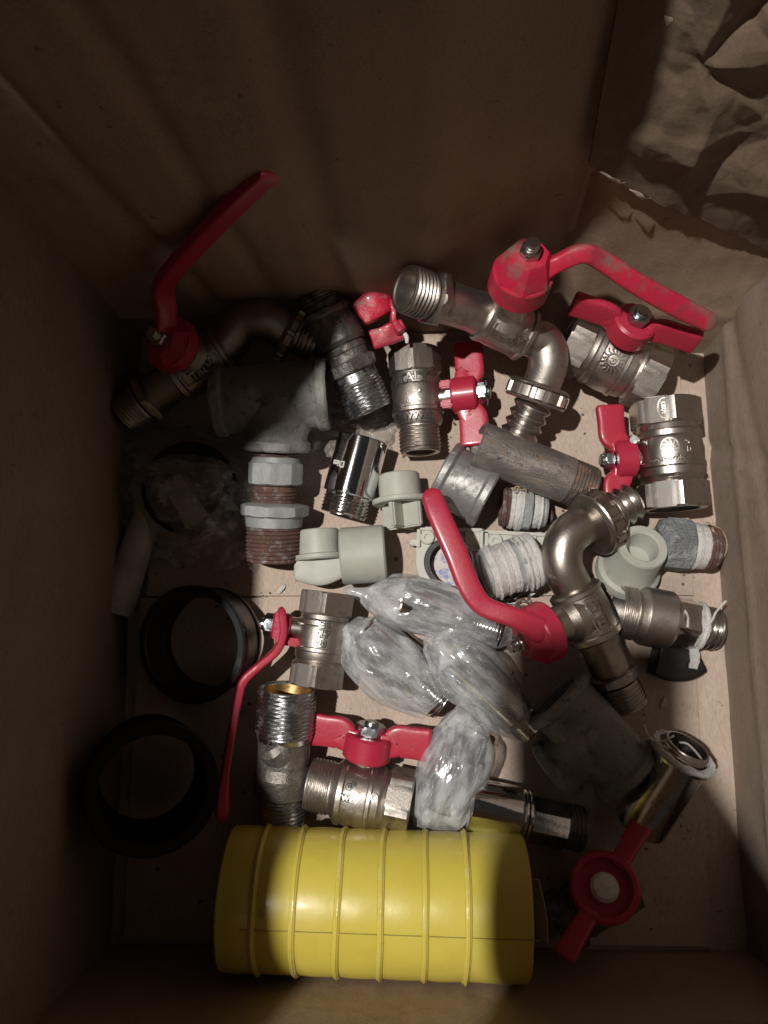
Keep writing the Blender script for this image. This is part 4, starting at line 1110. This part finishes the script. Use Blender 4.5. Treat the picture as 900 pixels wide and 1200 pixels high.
MB().add(turned([('p', 1.2, 11.4), ('p', 8, 10.4), ('p', 14.2, 9.4)], 40, cap0=False), Mx).build('brass_lining', BRASS, t)

# ---------------------------------------------------------------- chrome extension bottom
A = P(548, 943, 16); B = P(683, 972, 13)
t = thing('chrome_extension', 'long stepped chrome extension just above the right end of the yellow pipe', 'pipe extension', A, B, group='chrome tap extensions')
L = (B - A).length; Mx = frame(A, B)
MB().add(turned([('p', 10, 9), ('p', 0, 10), ('cyl', 0, L * .44, 13.2, .8), ('p', L * .45, 11), ('cyl', L * .46, L * .485, 12.4, .3), ('p', L * .49, 10.8), ('cyl', L * .495, L * .52, 12.4, .3), ('p', L * .53, 10)], 72), Mx).build('sleeve', CHROME, t)
MB().add(turned([('p', L * .5, 9), ('hex', L * .53, L * .84, 21, 8), ('p', L * .85, 9)], 72, rot=.3), Mx).build('hexagon', CHROMED, t)
MB().add(turned([('p', L * .84, 9), ('th', L * .85, L, 10.6, 1.9), ('p', L, 8.5), ('p', L - 5, 8), ('p', L - 5.4, 6)], 72), Mx).build('threaded_end', GRIME, t)

# ---------------------------------------------------------------- flanged chrome tube lower right
A = P(800, 884, 34); B = P(750, 966, 16)
t = thing('chrome_tube', 'chrome tube with a taped flanged rim, leaning in the lower right against the box side', 'chrome tube', A, B)
L = (B - A).length; Mx = frame(A, B)
MB().add(turned([('p', 16, 9.5), ('p', .5, 11), ('p', 0, 11.5), ('p', 0, 14), ('p', .6, 14.6), ('p', 2, 14.4), ('p', 3, 12.6), ('p', L * .5, 12.4), ('p', L - 1, 12.4), ('p', L, 11.6), ('p', L, 5)], 72), Mx).build('tube', CHROMED, t)
MB().add(turned([('p', -1.8, 11.8), ('p', -1.9, 14.6), ('p', -.6, 15.3), ('p', .8, 14.9), ('p', 1, 11.8), ('p', -1.8, 11.8)], 60, cap0=False, cap1=False), Mx).rough(.7, .25).build('taped_rim', TEFLON, t)
MB().add(turned([('p', -5, 9.2), ('th', -5, 0, 10.6, 1.6), ('p', 0, 9.6), ('p', -5, 9.2)], 60, cap0=False, cap1=False), Mx).build('threaded_end', NICKELM, t)
threads('frayed_tape', TEFLON, t, [[(755, 849, 34), (759, 861, 36), (768, 869, 38), (778, 868, 40), (790, 862, 42)], [(768, 868, 38), (774, 874, 40), (786, 876, 42)], [(796, 870, 44), (806, 872, 44), (818, 884, 40), (826, 896, 34)]], .5)

# ---------------------------------------------------------------- wrapped chrome fittings
def wrapped(label, spec_pts, film_pts, seed, inner_th=None, fm=FILM, n_in=1.0, innerm=None, inspec=None, lapel=None):
    A, B = spec_pts
    t = thing('wrapped_fitting', label, 'wrapped fitting', A, B, group='chrome fittings wrapped in plastic film')
    L = (B - A).length
    sp = inspec(L)
    MB().add(turned(sp, 64), frame(A, B)).build('fitting', innerm or CHROMED, t)
    mb = MB()
    vf = sweep([(P(x, y, z), a, b) for (x, y, z, a, b) in film_pts], V((0, 0, 1)), 84, .9, 16, round_ends=3)
    v = []; FI = frame(A, B).inverted()
    for q in vf[0]:
        lq = FI @ q
        w = V((lq.x * .45 + seed * 31, lq.y, lq.z)); 
        r1 = (1 - abs(noise.noise(w * .07)) * 2) * 1.2 + crumple(lq.x / 15, math.atan2(lq.z, lq.y) * 1.9, seed) * 1.5 + crumple(lq.x / 6.5, math.atan2(lq.z, lq.y) * 3.8, seed + 5) * .6
        nz = V((noise.noise(w * .11 + V((9, 0, 0))), noise.noise(w * .11 + V((0, 9, 0))), noise.noise(w * .11 + V((0, 0, 9)))))
        v.append(q + nz * (1.6 + r1))
    v = [V((q.x, q.y, max(q.z, .6))) for q in v]
    mb.add((v, vf[1]))
    mb.build('plastic_film', fm, t, sharp=26)
    return t
ext = lambda L: [('p', 6, 8), ('p', 0, 9), ('cyl', 0, L * .55, 12.4, .8), ('p', L * .56, 10), ('hex', L * .58, L * .72, 21, 6), ('p', L * .73, 9), ('th', L * .74, L, 10.4, 1.7), ('p', L, 8.4), ('p', L - 6, 8), ('p', L - 6.4, 6)]
wrapped('film wrapped chrome fitting beside the long lever valve, bright thread poking out lower right', (P(422, 742, 17), P(520, 822, 13)),
        [(412, 738, 18, 8, 7), (426, 752, 18, 15, 13), (448, 772, 18, 16.5, 15), (472, 792, 17, 15.5, 14), (492, 808, 16, 12.5, 12.5), (502, 816, 15, 11, 11.5)], 1, inspec=ext)
wrapped('uppermost film wrapped fitting, its plastic twisted thin at the left end', (P(470, 703, 15), P(586, 740, 12)),
        [(410, 694, 9, 3, 3), (426, 698, 11, 4.5, 4), (446, 702, 14, 10, 8), (470, 703, 16, 13.5, 12), (510, 715, 16, 13, 13), (548, 730, 15, 11.5, 12), (578, 738, 13, 9, 9.5), (594, 742, 11, 6, 6)], 2, inspec=ext)
wrapped('film wrapped fitting lying diagonally towards the big grey tee, dark tip at its lower end', (P(534, 768, 22), P(624, 856, 16)),
        [(506, 752, 14, 5, 5), (522, 764, 20, 13, 10), (546, 784, 22, 16, 13), (574, 812, 21, 14, 13), (596, 836, 19, 11, 11), (614, 854, 16, 7, 8)], 3, inspec=lambda L: [('p', 0, 8), ('cyl', 0, L * .8, 9.5, .8), ('p', L * .82, 8), ('cyl', L * .83, L, 8.4, .8)], innerm=CHROMED)
wrapped('film wrapped chrome sleeve between the lower butterfly valve and the stepped chrome extension', (P(546, 856, 18), P(514, 948, 15)),
        [(562, 846, 14, 8, 6), (549, 858, 17, 14.5, 12), (536, 890, 19, 17.5, 15.5), (524, 922, 18, 16.5, 15), (514, 948, 15, 14.5, 12.5), (508, 965, 11, 10, 8)], 4, inspec=lambda L: [('p', 0, 8), ('cyl', 0, L * .3, 10.5, .8), ('cyl', L * .31, L * .95, 12.6, .8), ('p', L, 8)], innerm=CHROME)

# ---------------------------------------------------------------- bag with a black ring and a pale tube
t = thing('bagged_ring', 'black plastic ring sealed in a crumpled clear bag with a pale paper strip, left side', 'bagged part', P(228, 575, 0))
C = P(226, 575, 12)
def ringmesh(C, axis, ro, ri, h, flare=0, n=72, upv=V((0, 1, 0))):
    Mx = frame(C - axis * h / 2, C + axis * h / 2, upv)
    return turned([('p', 0, ri), ('p', 0, ro), ('p', 1.2, ro + .6), ('p', 3.4, ro + .6), ('p', 4.4, ro), ('p', h - 5, ro + flare), ('p', h - 4, ro + flare + 1.2), ('p', h - .8, ro + flare + 1.2), ('p', h, ro + flare + .4), ('p', h, ri + flare), ('p', h - .6, ri + flare - .4), ('p', h * .4, ri + flare * .4), ('p', h * .35, ri), ('p', 0, ri)], n, cap0=False, cap1=False), Mx
vf, Mx = ringmesh(C, D(V((0, 0, 0)), V((.12, -.05, 1))), 22.5, 17, 22)
MB().add(vf, Mx).build('ring', BLACKP_SHADE, t)
MB().add(sweep([(P(200, 562, 27), 5.5, .25), (P(215, 585, 28), 5.5, .25), (P(232, 612, 26), 6.5, .25)], V((.1, 0, 1)), 16, .6, 8)).build('paper_strip', mat('pale_paper', (.42, .38, .35), .6), t)
# the bag: a pillow of film with a flat edge
nu, nv = 90, 90
def bagpt(i, j, sgn):
    a, b = i / nu * 2 - 1, j / nv * 2 - 1
    # rounded quadrilateral outline in picture terms
    w = V((a * 3 + 5, b * 3, sgn * 2))
    px = 212 + a * (92 - 14 * b) + 10 * b; py = 583 + b * (82) - a * (-6) + 10 * noise.noise(V((a * 2, b * 2, 5)))
    k = max(0, 1 - (abs(a) ** 4 + abs(b) ** 4) * .9)
    base = 1.0 + 4 * abs(noise.noise(w * .8))
    if sgn > 0: z = base + 27 * k ** .6 * min(1, 1.25 * math.exp(-((a - .1) ** 2 + (b + .1) ** 2) * 1.2)) + abs(noise.noise(w * 1.3)) * 4 + noise.noise(w * 4) * 1.0
    else: z = .6 + .3 * abs(noise.noise(w))
    return P(px, py, z)
v = []; f = []
for s_ in (1, -1):
    o0 = len(v)
    for j in range(nv + 1):
        for i in range(nu + 1): v.append(bagpt(i, j, s_))
    for j in range(nv):
        for i in range(nu):
            a = o0 + j * (nu + 1) + i; f.append((a, a + 1, a + nu + 2, a + nu + 1))
MB().add((v[:(nu + 1) * (nv + 1)], [q for q in f if max(q) < (nu + 1) * (nv + 1)])).build('clear_bag', FILMC, t, sharp=80, fix=False)
# a flap of the same kind of film showing between tee and centre valve
mbf = []
t = thing('film_scrap', 'loose piece of crinkled clear film under the centre valve and the threaded fitting', 'plastic film', P(420, 505, 2))
v = []; f = []
for j in range(41):
    for i in range(41):
        a, b = i / 40, j / 40
        px = 372 + 96 * a - 18 * b; py = 470 + 62 * b + 12 * a
        w = V((a * 5, b * 5, 1)); v.append(P(px, py, 2 + 10 * abs(noise.noise(w)) + 3 * abs(noise.noise(w * 2.6))))
for j in range(40):
    for i in range(40): f.append((j * 41 + i, j * 41 + i + 1, (j + 1) * 41 + i + 1, (j + 1) * 41 + i))
MB().add((v, f)).build('film', FILMC, t, sharp=80, fix=False)

A = P(186, 566, 12); B = P(134, 716, 9)
t = thing('plastic_tube', 'pale ribbed plastic tube sticking out from under the clear bag', 'plastic tube', A, B)
L = (B - A).length
MB().add(turned([('p', 0, 5), ('p', 0, 6.5), ('p', L * .5, 7.8), ('p', L - 8, 9.4), ('p', L - 7.6, 9.7), ('p', L - 6, 9.7), ('p', L - 5.7, 9.4), ('p', L - 3, 9.5), ('p', L - 2.6, 9.9), ('p', L, 9.9), ('p', L, 8.8), ('p', L - 10, 8.2)], 48), frame(A, B)).build('tube', PALEP, t)

# ---------------------------------------------------------------- loose black rings
for (px, py, z, ro, ri, h, ax, lab) in ((238, 752, 14, 26, 23.6, 25, V((-.24, -.10, 1)), 'large black plastic ring beside the thin red lever, its rim catching the light'),
                                       (176, 914, 36, 26.5, 22.0, 36, V((.42, -.05, 1)), 'black plastic ring in the dark lower left corner')):
    C = P(px, py, z); t = thing('plastic_ring', lab, 'pipe ring', C, group='loose black plastic rings')
    vf, Mx = ringmesh(C, ax.normalized(), ro, ri, h, 1.5, 96); MB().add(vf, Mx).build('ring', BLACKP if px > 200 else BLACKP_SHADE, t)

# ---------------------------------------------------------------- yellow ribbed pipe
zc = 31.8
A = P(270, 1050, zc); B = P(614, 1062, zc)
t = thing('yellow_pipe', 'thick yellow plastic pipe with thin translucent ribs, lying along the bottom of the box', 'plastic pipe', A, B)
L = (B - A).length; Ry = 30.2
sp = [('p', 30, Ry * .84), ('p', .6, Ry * .86), ('p', 0, Ry * .88), ('p', 0, Ry * .975), ('p', .8, Ry * .99)]
n_r = 7; xs = [L * q for q in (.118, .245, .385, .525, .665, .80)]
x = 2
for i, xr in enumerate(xs + [L]):
    x0 = 1.2 if i == 0 else xs[i - 1] + .8
    x1 = xr - .8
    bul = .35
    for k in range(7):
        u = k / 6; sp.append(('p', x0 + (x1 - x0) * u, Ry * .988 + bul * math.sin(PI * u)))
sp += [('p', L, Ry * .96), ('p', L, Ry * .86), ('p', L - 30, Ry * .84)]
MB().add(turned(sp, 96), frame(A, B)).rough(.25, .05).build('pipe_wall', YELLOW, t)
for i, xr in enumerate(xs):
    rr = Ry + (.95 if i < 5 else 1.3)
    vf = turned([('p', xr - 1.9, Ry * .975), ('p', xr - 1.3, Ry + .35), ('p', xr - .5, Ry + .6), ('p', xr - .3, rr), ('p', xr + .25, rr), ('p', xr + .5, Ry + .6), ('p', xr + 1.1, Ry + .3), ('p', xr + 1.6, Ry * .975)], 160, cap0=False, cap1=False)
    v = [q * 1 for q in vf[0]]
    v = [V((q.x + noise.noise(V((q.y * .03, q.z * .03, i * 3))) * 1.2, q.y, q.z)) * 1 for q in v]
    MB().add((v, vf[1]), frame(A, B)).build('rib', YRIB, t)
# thin seam line along the side facing the lens, low
mb = MB(); Mx = frame(A, B); fa = face_angle(Mx); sgd = -1 if (circ_sign(Mx, fa).y > 0) else 1
mb.add(bend(([V((q.x * (L * .36), q.y * .35, q.z * .12)) for q in strip([(-1, 0), (1, 0)], 1.0, 1.0)[0]], strip([(-1, 0), (1, 0)], 1, 1)[1]), Ry * 1.0 + .1, L * .55, fa + sgd * .42, (1, 0), (0, 1)), Mx)
mb.build('seam', mat('seam_line', (.30, .25, .05), .6), t)
# short pale plastic strip by its right end
t2 = thing('plastic_strip', 'thin pale plastic strip standing at the right end of the yellow pipe', 'plastic strip', P(630, 1070, 0))
MB().add(sweep([(P(626, 1030, 40), .4, 3), (P(633, 1070, 40), .4, 4), (P(636, 1102, 38), .4, 3)], V((.8, 0, 1)), 12, .5, 8)).build('strip', PALEP, t2)
for m_ in bpy.data.meshes: m_.update()

# ---------------------------------------------------------------- grit that has fallen on the bottom
rb = random.Random(11); mb = MB()
for k in range(520):
    px, py = rb.uniform(175, 805), rb.uniform(420, 1090)
    sz = rb.choice([.25, .3, .35, .45, .6, .8, 1.3]); q = P(px, py, sz * .35)
    mb.add(boxm(q, sz * rb.uniform(.7, 1.8), sz, sz * .6, Matrix.Translation(q) @ Matrix.Rotation(rb.uniform(0, 3), 4, 'Z') @ Matrix.Translation(-q), sz * .15))
o = mb.rough(.25, 1.1).build('grit', RUST); o['kind'] = 'stuff'; single(o, 'fine rust grit and flakes scattered over the cardboard bottom', 'grit')
for k, (px, py, an) in enumerate(((778, 824, 1.2), (330, 690, .9))):
    q = P(px, py, .6); d_ = V((math.cos(an), math.sin(an), 0))
    o = MB().add(sweep([(q - d_ * 3, .7, .12), (q + V((0, 0, .8)), 1.1, .12), (q + d_ * 2.6, .8, .12)], V((0, 0, 1)), 8, 1, 5)).rough(.3, .6).build('tape_scrap', TEFLON)
    single(o, ('shred of white tape in shade right of the bronze tap thread', 'shred of white tape on the seam near the rusty thread')[k], 'tape shred')
